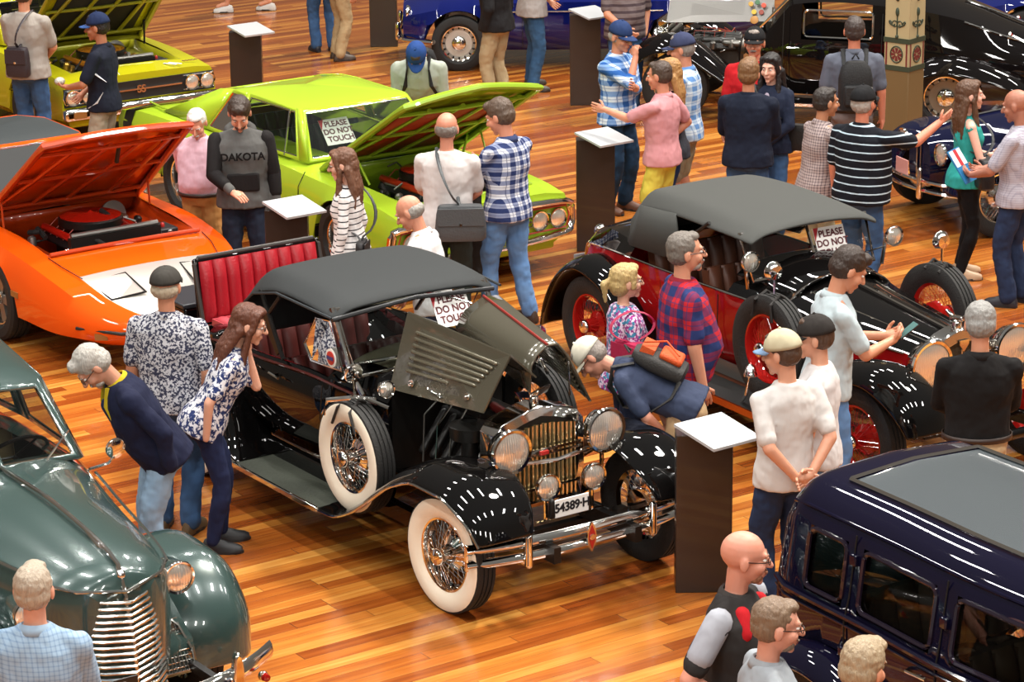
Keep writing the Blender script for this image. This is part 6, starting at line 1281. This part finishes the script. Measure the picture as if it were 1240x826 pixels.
for k in range(25):
    y = -.86 + 1.72 * k / 24; x = 1.02 - .30 * abs(y / .86) ** 2.2; rows.append([(x - .014, y, .45), (x + .010, y, .465), (x + .024, y, .50), (x + .010, y, .535), (x - .014, y, .55)])
bmp = bu.grid(rows, cv=True, cap=True).build('front_bumper', chrome, root)
for s in (-1, 1):
    MB().prism([(-.03, -.10), (.03, -.10), (.036, 0), (.022, .13), (0, .16), (-.022, .13), (-.036, 0)], (.94, s * .52, .50), (0, 1, 0), (0, 0, 1), (.05, 0, 0)).build('overrider', chrome, bmp, bevel=.012)
    MB().ell((.80, s * .76, .40), .028).m(1).lathe([(.002, .03), (.02, .025), (.024, 0)], (.82, s * .76, .40), (1, 0, 0), 14).build('reflector', [chrome, mat('reflector_red', '8a1410', .2, 0, 1)], bmp)
    MB().box((.75, s * .45, .47), (.5, .04, .05)).build('bumper_arm', dark, bmp)
pl = MB().box((1.04, -.26, .66), (.01, .34, .11)).build('number_plate', mat('plate_black', '131313', .4), root, bevel=.004)
textobj('plate_lettering', '00·112', .085, mat('plate_letter', 'dfe6e2', .5), pl, FX(1.0465, -.26, .66), .001, spacing=.95)
W = [((-.86, -.56, 1.20), (-1.18, -.46, 1.60), 'panel'), ((-.98, -.63, 1.16), (-1.26, -.52, 1.60), 'glass'), ((-1.85, -.70, 1.14), (-1.9, -.56, 1.66), 'panel'), ((-1.95, -.70, 1.14), (-2.0, -.56, 1.66), 'glass'), ((-2.6, -.66, 1.14), (-2.4, -.54, 1.58), 'panel'),
     ((-3.05, -.45, 1.16), (-2.75, -.4, 1.46), 'glass'), ((-3.05, .45, 1.16), (-2.75, .4, 1.46), 'panel'), ((-2.6, .66, 1.14), (-2.4, .54, 1.58), 'glass'), ((-1.95, .70, 1.14), (-2.0, .56, 1.66), 'panel'), ((-1.85, .70, 1.14), (-1.9, .56, 1.66), 'glass'), ((-.98, .63, 1.16), (-1.26, .52, 1.60), 'panel'), ((-.86, .56, 1.20), (-1.18, .46, 1.60), 'glass'), ((-.72, 0, 1.27), (-1.10, 0, 1.66), 'glass')]
greenhouse(root, W, pine, pine, dome=.13)
MB().tube([(-.70, 0, 1.29), (-1.09, 0, 1.68)], .014, 6).build('windscreen_bar', pine, root)
for y in (-.3, .3): MB().tube([(-.76, y, 1.27), (-.92, y + .22, 1.36)], .006, 5).build('wiper', chrome, root)
seats(root, (-1.7, -2.5), .55, mat('tan_cloth', '9a8a68', .8), .70, .42, 6); steering(root, (-1.25, .33, 1.15), .2)
MB().box((-2.0, 0, .5), (2.2, 1.3, .02)).build('cabin_floor', dark, root)

# ---- black streamlined saloon behind the pillar
jet = mat('jet_black', '0d0a0a', .25, 0, 1)
carF = car('vintage_saloon', (4.79, 29.06), 'black streamlined vintage saloon with grey bonnet panel raised, behind the patterned pillar', R(165)); root = carF
F_keys = [(-1.75, [(.30, .40), (.36, .46), (.38, .52), (.34, .56), (.28, .60), (.15, .62), (0, .63)]),
          (-1.2, [(.52, .34), (.58, .46), (.60, .62), (.56, .74), (.44, .80), (.22, .84), (0, .85)]),
          (-.6, [(.60, .32), (.66, .46), (.68, .70), (.64, .86), (.54, 1.0), (.28, 1.06), (0, 1.08)]),
          (-.1, [(.62, .30), (.68, .46), (.70, .72), (.66, .90), (.58, 1.16), (.32, 1.24), (0, 1.26)]),
          (.5, [(.62, .30), (.68, .46), (.70, .72), (.67, .90), (.60, 1.26), (.36, 1.38), (0, 1.41)]),
          (1.2, [(.60, .30), (.66, .46), (.68, .72), (.65, .90), (.58, 1.30), (.36, 1.42), (0, 1.45)]),
          (1.65, [(.56, .30), (.62, .46), (.64, .72), (.61, .90), (.54, 1.26), (.34, 1.38), (0, 1.41)]),
          (2.0, [(.46, .32), (.50, .46), (.52, .72), (.50, .86), (.44, .93), (.24, .98), (0, 1.02)]),
          (2.12, [(.44, .32), (.48, .46), (.50, .70), (.48, .84), (.40, .91), (.20, .96), (0, .98)])]
shell(F_keys, [(0, 0, .01)], skip=lambda x, j, r: j == 3 and .80 < x < 1.55, name='body', mt=jet, root=root, step=.05)
kF = [(x, [c for p in s for c in p]) for x, s in F_keys]
for s in (-1, 1):
    pts = [V((x, s * (spline(kF, x)[6] + (spline(kF, x)[8] - spline(kF, x)[6]) * (z - .90) / .38 + .004), z)) for x, z in round_rect(.80, 1.54, .93, 1.21, .05)]
    MB().tube(pts, .012, 6, closed=True).build('window_frame', chrome, root); MB().add([p - V((0, s * .012, 0)) for p in pts], [list(range(len(pts)))]).build('window_pane', PANE, root, smooth=False)
    for x in (.70, 1.75): MB().tube([(x, s * .70, .34), (x, s * .705, .6), (x, s * .68, .88), (x, s * .62, 1.2)], .005, 5).build('door_gap', dark, root)
    MB().tube([(1.58, s * .70, .82), (1.70, s * .71, .82)], .010, 6).build('door_handle', chrome, root)
    fender(root, [(-.95, .38, .52, .90, .05), (-.85, .52, .52, .92, .10), (-.5, .70, .50, .93, .16), (-.05, .80, .50, .93, .18), (.3, .72, .50, .93, .16), (.52, .50, .52, .93, .10), (.62, .32, .56, .92, .03), (.8, .27, .60, .92, .01)], jet, s, 'rear_fender', n=14)
    fender(root, [(1.5, .26, .56, .92, .01), (1.8, .28, .52, .92, .03), (2.1, .42, .46, .92, .08), (2.4, .64, .42, .92, .14), (2.72, .86, .42, .92, .17), (3.0, .93, .42, .92, .18), (3.28, .82, .44, .90, .16), (3.42, .60, .48, .88, .12), (3.42, .42, .52, .86, .08)], jet, s, 'front_fender', n=14)
    MB().box((1.1, s * .77, .25), (1.2, .28, .04)).m(1).box((1.1, s * .92, .25), (1.2, .012, .03)).build('running_board', [jet, chrome], root)
    wheel(root, 0, s * .74, .36, .16, 'disc', white=False, rimcol='8c8578'); wheel(root, 2.9, s * .74, .36, .16, 'disc', white=False, rimcol='8c8578')
    lamp(root, (3.2, s * .32, .80), .11, 'headlamp', (1, 0, 0), depth=1.2)
    lamp(root, (-.62, s * .50, 1.0), .035, 'tail_lamp', (-1, 0, .3), depth=.6, lens=mat('reflector_red', '8a1410', .2, 0, 1))
MB().tube([(-1.7, 0, .65), (-1.2, 0, .865), (-.6, 0, 1.10), (-.1, 0, 1.275)], .012, 6).build('tail_spine', chrome, root)
MB().tube([(-1.6, .28, .63), (-1.2, .46, .80), (-.6, .56, .99), (-.15, .60, 1.14)], .012, 6).build('boot_moulding', chrome, root)
engine(root, 2.15, 3.1, .42, .45, .86, 21, '3c3c3a', '34322f', cleaner=False)
MB().box((3.14, 0, .68), (.12, .52, .60)).m(1).box((3.21, 0, .68), (.02, .40, .50)).build('radiator_shell', [chrome, dark], root, bevel=.03)
pb = MB(); slab(pb, [(1.90, .40, 1.04), (3.08, .36, .98), (3.06, .24, 1.24), (1.92, .20, 1.34)], .012)
pn = pb.build('bonnet_side', mat('bonnet_grey', '74726e', .3, .5, .6), root)
for k, (dx, dz, c) in enumerate(((.0, .0, 'b8462e'), (.07, .03, '3e6a48'), (.14, .01, 'b8923a'), (.02, -.07, '8a3a2a'), (.10, -.07, 'c8a832'), (.09, -.15, 'a87838'))):
    MB().disc((2.02 + dx, .335 - .4 * (dz + .0), 1.20 + dz), (0, 1, .45), .028 if k < 5 else .045, .01, 16).build('sticker', mat('sticker_' + c, c, .5), pn)
MB().tube([(1.90, .41, .86), (1.90, .40, 1.2)], .018, 6).build('bonnet_stay', steel, root)
MB().add([(2.02, -.46, 1.0), (1.72, -.50, 1.30), (1.72, .50, 1.30), (2.02, .46, 1.0)], [[0, 1, 2, 3]]).build('windscreen_pane', PANE, root, smooth=False)
MB().tube([(2.03, -.47, .98), (1.73, -.51, 1.31), (1.73, .51, 1.31), (2.03, .47, .98)], .016, 6, closed=True).build('windscreen_frame', chrome, root)
seats(root, (.7,), .5, mat('grey_leather', '6a665c', .5), .55, .36, 6)

# ---- midnight blue vintage car whose nose shows under the striped shirt's pointing arm
ink = mat('ink_blue', '0e1028', .25, 0, 1)
carG = car('vintage_car', (4.14, 24.59), 'inky blue vintage car, nose pointing left, bright wire wheels and curved chrome bumper', R(200)); root = carG
G_keys = [(-3.6, [(.50, .40), (.60, .55), (.62, .75), (.5, .88), (.25, .93), (0, .94)]), (-2.2, [(.62, .36), (.70, .52), (.72, .78), (.62, .94), (.3, 1.0), (0, 1.02)]),
          (-1.2, [(.56, .36), (.62, .52), (.64, .78), (.54, .94), (.28, 1.01), (0, 1.04)]), (-.5, [(.42, .38), (.46, .52), (.47, .74), (.40, .88), (.2, .96), (0, 1.0)]),
          (.1, [(.30, .40), (.34, .50), (.34, .70), (.28, .82), (.14, .89), (0, .93)]), (.42, [(.18, .42), (.20, .50), (.20, .66), (.17, .76), (.09, .82), (0, .85)])]
shell(G_keys, [(0, 0, .01)], name='body', mt=ink, root=root, step=.06)
kG = [(x, [c for p in s for c in p]) for x, s in G_keys]
MB().tube([(x, 0, spline(kG, x)[11] + .008) for x in [-1.1 + .1 * i for i in range(16)]], .010, 6).build('bonnet_spine', chrome, root)
g = MB()
for k in range(11): y = -.15 + .03 * k; g.cap((.45 - .02 * abs(k - 5), y, .42), (.45 - .02 * abs(k - 5), y, .78 - .006 * abs(k - 5) ** 1.5), .007, .007, 6)
g.build('grille_bars', mat('grille_silver', 'c9cac6', .18, 1), root)
for s in (-1, 1):
    MB().tube([(x, s * (spline(kG, x)[4] + .006), spline(kG, x)[5]) for x in [-1.6 + .1 * i for i in range(19)]], .010, 6).tube([(x, s * (spline(kG, x)[4] + .008), spline(kG, x)[5] - .07) for x in [-1.6 + .1 * i for i in range(16)]], .008, 6).build('belt_moulding', chrome, root)
    fender(root, [(-.80, .30, .46, .86, .04), (-.62, .52, .42, .87, .10), (-.38, .72, .38, .88, .15), (-.05, .83, .36, .88, .18), (.22, .78, .36, .87, .18), (.42, .62, .38, .85, .16), (.48, .42, .42, .82, .10)], ink, s, 'front_fender', n=14)
    fender(root, [(-3.4, .34, .56, .88, .05), (-3.2, .60, .56, .88, .1), (-2.9, .74, .55, .88, .12), (-2.5, .62, .55, .88, .1), (-2.3, .34, .58, .88, .04)], ink, s, 'rear_fender')
    wheel(root, -.02, s * .68, .36, .15, 'wire', white=False); wheel(root, -2.9, s * .70, .36, .15, 'wire', white=False)
    lamp(root, (.40, s * .36, .72), .10, 'headlamp', (1, 0, 0), depth=1.8, bowl=ink)
K = [(0, [.30, -.76, .40]), (1, [.50, -.5, .40]), (2, [.60, 0, .40]), (3, [.50, .5, .40]), (4, [.30, .76, .40])]
b = MB()
for dz in (0, .085): b.tube([V(spline(K, i / 5)) + V((0, 0, dz)) for i in range(21)], .032, 8, flat=.6)
bmp = b.build('front_bumper', chrome, root)
for y in (-.3, .3): MB().cap((.58, y, .34), (.58, y, .58), .030, .026).build('overrider', chrome, bmp)
MB().box((.60, .0, .56), (.01, .22, .14)).build('number_plate', mat('plate_pink', 'c08a84', .5), root)
MB().add([(-1.15, -.5, 1.0), (-1.4, -.46, 1.32), (-1.4, .46, 1.32), (-1.15, .5, 1.0)], [[0, 1, 2, 3]]).build('windscreen_pane', PANE, root, smooth=False)
MB().tube([(-1.15, -.5, 1.0), (-1.4, -.46, 1.32), (-1.4, .46, 1.32), (-1.15, .5, 1.0)], .014, 6, closed=True).build('windscreen_frame', chrome, root)

# ---- royal blue saloons across the back
royal = mat('royal_blue', '0a1452', .25, 0, 1)
def blue_car(origin, rz, label, white, wstyle, paintm, name):
    root = car(name, origin, label, rz)
    K_ = [(-3.6, [(.60, .40), (.72, .50), (.76, .62), (.72, .76), (.5, .84), (0, .88)]), (-2.6, [(.66, .24), (.76, .34), (.80, .58), (.76, .80), (.6, .90), (0, .94)]),
          (-1.0, [(.66, .22), (.76, .34), (.79, .58), (.76, .80), (.62, .90), (0, .95)]), (0, [(.62, .24), (.76, .36), (.80, .58), (.76, .76), (.55, .86), (0, .93)]),
          (.45, [(.56, .30), (.72, .38), (.77, .54), (.72, .68), (.45, .78), (0, .84)]), (.66, [(.44, .34), (.56, .40), (.60, .50), (.56, .62), (.34, .72), (0, .76)])]
    shell(K_, [(0, .33, .39), (-2.6, .33, .37)], name='body', mt=paintm, root=root, step=.05)
    for s in (-1, 1):
        wheel(root, 0, s * .72, .325, .16, wstyle, white=False); wheel(root, -2.6, s * .72, .325, .16, wstyle, white=False)
        for x in (0, -2.6): arch_liner(root, x, s * .70, .385, .10, .33)
        lamp(root, (.60, s * .52, .66), .085, 'headlamp', (1, 0, 0), depth=.6)
        MB().tube([(x, s * .80, .70) for x in (-2.4, -1.5, -.6, -.35)], .008, 5).build('side_trim', chrome, root)
        for x in (-.75, -1.75): MB().tube([(x, s * .775, .26), (x, s * .80, .55), (x, s * .775, .80)], .004, 5).build('door_gap', dark, root)
    b = MB(); Kb = [(0, [.30, -.86, .36]), (1, [.66, -.6, .36]), (2, [.74, 0, .36]), (3, [.66, .6, .36]), (4, [.30, .86, .36])]; b.tube([spline(Kb, i / 5) for i in range(21)], .05, 8, flat=.6); bm_ = b.build('front_bumper', chrome, root)
    for y in (-.4, .4): MB().cap((.73, y, .34), (.73, y, .50), .035, .03).build('overrider', chrome, bm_)
    g = MB()
    for k in range(9): g.cap((.70, -.2 + .05 * k, .42), (.66, -.2 + .05 * k, .64), .007, .007, 6)
    g.build('grille_bars', chrome, root)
    W_ = [((-.9, -.62, .90), (-1.25, -.52, 1.28), 'panel'), ((-1.0, -.64, .90), (-1.3, -.54, 1.28), 'glass'), ((-1.9, -.66, .90), (-1.85, -.54, 1.30), 'glass'), ((-2.6, -.62, .90), (-2.4, -.5, 1.24), 'panel'), ((-2.8, -.5, .90), (-2.5, -.42, 1.22), 'glass'),
          ((-2.8, .5, .90), (-2.5, .42, 1.22), 'panel'), ((-2.6, .62, .90), (-2.4, .5, 1.24), 'glass'), ((-1.9, .66, .90), (-1.85, .54, 1.30), 'glass'), ((-1.0, .64, .90), (-1.3, .54, 1.28), 'panel'), ((-.9, .62, .90), (-1.25, .52, 1.28), 'glass')]
    greenhouse(root, W_, paintm, paintm, dome=.06); return root
blue_car((-.58, 32.70), R(180), 'royal blue vintage saloon with chrome-domed disc wheel at the top of the hall', False, 'disc', royal, 'vintage_saloon')
blue_car((6.05, 32.60), R(182), 'deep blue vintage car with wire wheel in the top right corner', False, 'wire', mat('deep_blue', '121a52', .25, 0, 1), 'vintage_car')
# orange car: black vinyl roof and its card
# ------------------------------------------------------------------ pillar
def pillar_mats():
    c = mat('pillar_cream', 'a99a74', .6); g = mat('pillar_green', '2f3a2a', .6); m_ = mat('pillar_maroon', '6a2020', .6); b = mat('pillar_brown', '6b5634', .6)
    return c, g, m_, b
pc, pg, pm, pb_ = pillar_mats()
pil = empty('pillar', (3.98, 27.22, 0), R(50), 'square painted pillar with scroll stencils and round rosettes, brown below', 'pillar'); hw_ = .147
MB().box((0, 0, .455), (2 * hw_, 2 * hw_, .91)).build('shaft', pb_, pil, bevel=.006)
MB().box((0, 0, .06), (2 * hw_ + .08, 2 * hw_ + .08, .12)).build('plinth_block', pb_, pil, bevel=.01)
MB().box((0, 0, 2.6), (2 * hw_ - .004, 2 * hw_ - .004, 3.38)).build('shaft_cream', pc, pil, bevel=.006)
for z, h in ((.922, .05), (1.203, .05)): MB().box((0, 0, z), (2 * hw_ + .01, 2 * hw_ + .01, h)).build('band', pg, pil)
for k in range(4):
    a = PI / 2 * k; n = V((math.cos(a), math.sin(a), 0)); u = V((-math.sin(a), math.cos(a), 0)); c = n * (hw_ + .001)
    z = V((0, 0, 1.062)); ro = MB(); ro.tube([c + z + u * math.cos(t) * .070 + V((0, 0, math.sin(t) * .082)) for t in [2 * PI * j / 28 for j in range(28)]], .007, 6, closed=True)
    ro.m(1)
    for j in range(8):
        t = 2 * PI * j / 8; d = u * math.cos(t) + V((0, 0, math.sin(t))); e = u * -math.sin(t) + V((0, 0, math.cos(t))); ro.prism([(.015, -.004), (.064, -.018), (.064, .018), (.015, .004)], c + z, d, e, n * .003)
    ro.build('rosette', [pg, pm], pil)
    for s in (-1, 1): MB().box(c + z + u * s * .118, (.016 if abs(n.x) < .5 else .004, .016 if abs(n.y) < .5 else .004, .23)).build('rosette_bar', pm, pil)
    st = MB()
    for zc in (1.43, 1.81, 2.2):
        o = V((0, 0, zc))
        for s in (-1, 1):
            st.tube([c + o + u * s * (.055 + .045 * math.sin(t) * (1 - t / 12)) + V((0, 0, -.11 + .06 * t - .018 * t * t * .6 + .05 * math.cos(t))) for t in [j * .35 for j in range(16)]], .008, 5)
            st.tube([c + o + u * s * (.03 + .028 * math.cos(t)) + V((0, 0, -.06 + .03 * math.sin(t))) for t in [j * .4 for j in range(14)]], .006, 5)
        st.tube([c + o + V((0, 0, -.17)), c + o + V((0, 0, .02))], .007, 5); st.ell(c + o + V((0, 0, .06)), (.02, .02, .045)); st.ell(c + o + V((0, 0, -.19)), (.018, .018, .022))
    st.build('stencil', pg, pil)
# ------------------------------------------------------------------ information plinths
def plinth(x, y, label, near=False, dark_=False):
    """x, y: ground point below the left corner of the sloping plate"""
    t = empty('information_stand', (x, y, 0), 0, label, 'information stand', 'information stands between the cars')
    MB().box((.175, .07, .505), (.34, .15, 1.01)).build('column', mat('stand_brown', '2a1e18', .35, 0, .3), t, bevel=.004)
    u = V((math.cos(R(36)), math.sin(R(36)), 0)) * .37; v = V((math.cos(R(-54)), math.sin(R(-54)), 0)) * .37 + V((0, 0, -.06)); o = V((-.01, .0, 1.075))
    b = MB(); slab(b, [o, o + v, o + u + v, o + u], .018); p = b.build('sloping_plate', mat('plate_light', 'aeb0b2', .35, .1), t, smooth=False)
    return t
plinth(*G(818, 516, 1.07)[:2], 'dark stand with pale sloping top nearest the camera, right of the whitewall tourer')
plinth(*G(697, 162, 1.07)[:2], 'dark stand with pale top right of the lime green car, beside the blue check shirt')
plinth(*G(276, 32.5, 1.07)[:2], 'dark stand with pale top behind the lime green car, near the walking legs')
plinth(*G(319, 246, 1.07)[:2], 'dark stand with pale top between the hooded man and the striped-top woman')
plinth(*G(690, 128, 0)[:2], 'tall dark stand in front of the royal blue saloon, left of the blue cap')
plinth(*G(448, 57, 0)[:2], 'dark stand at the top edge beside the royal blue saloon bumper')
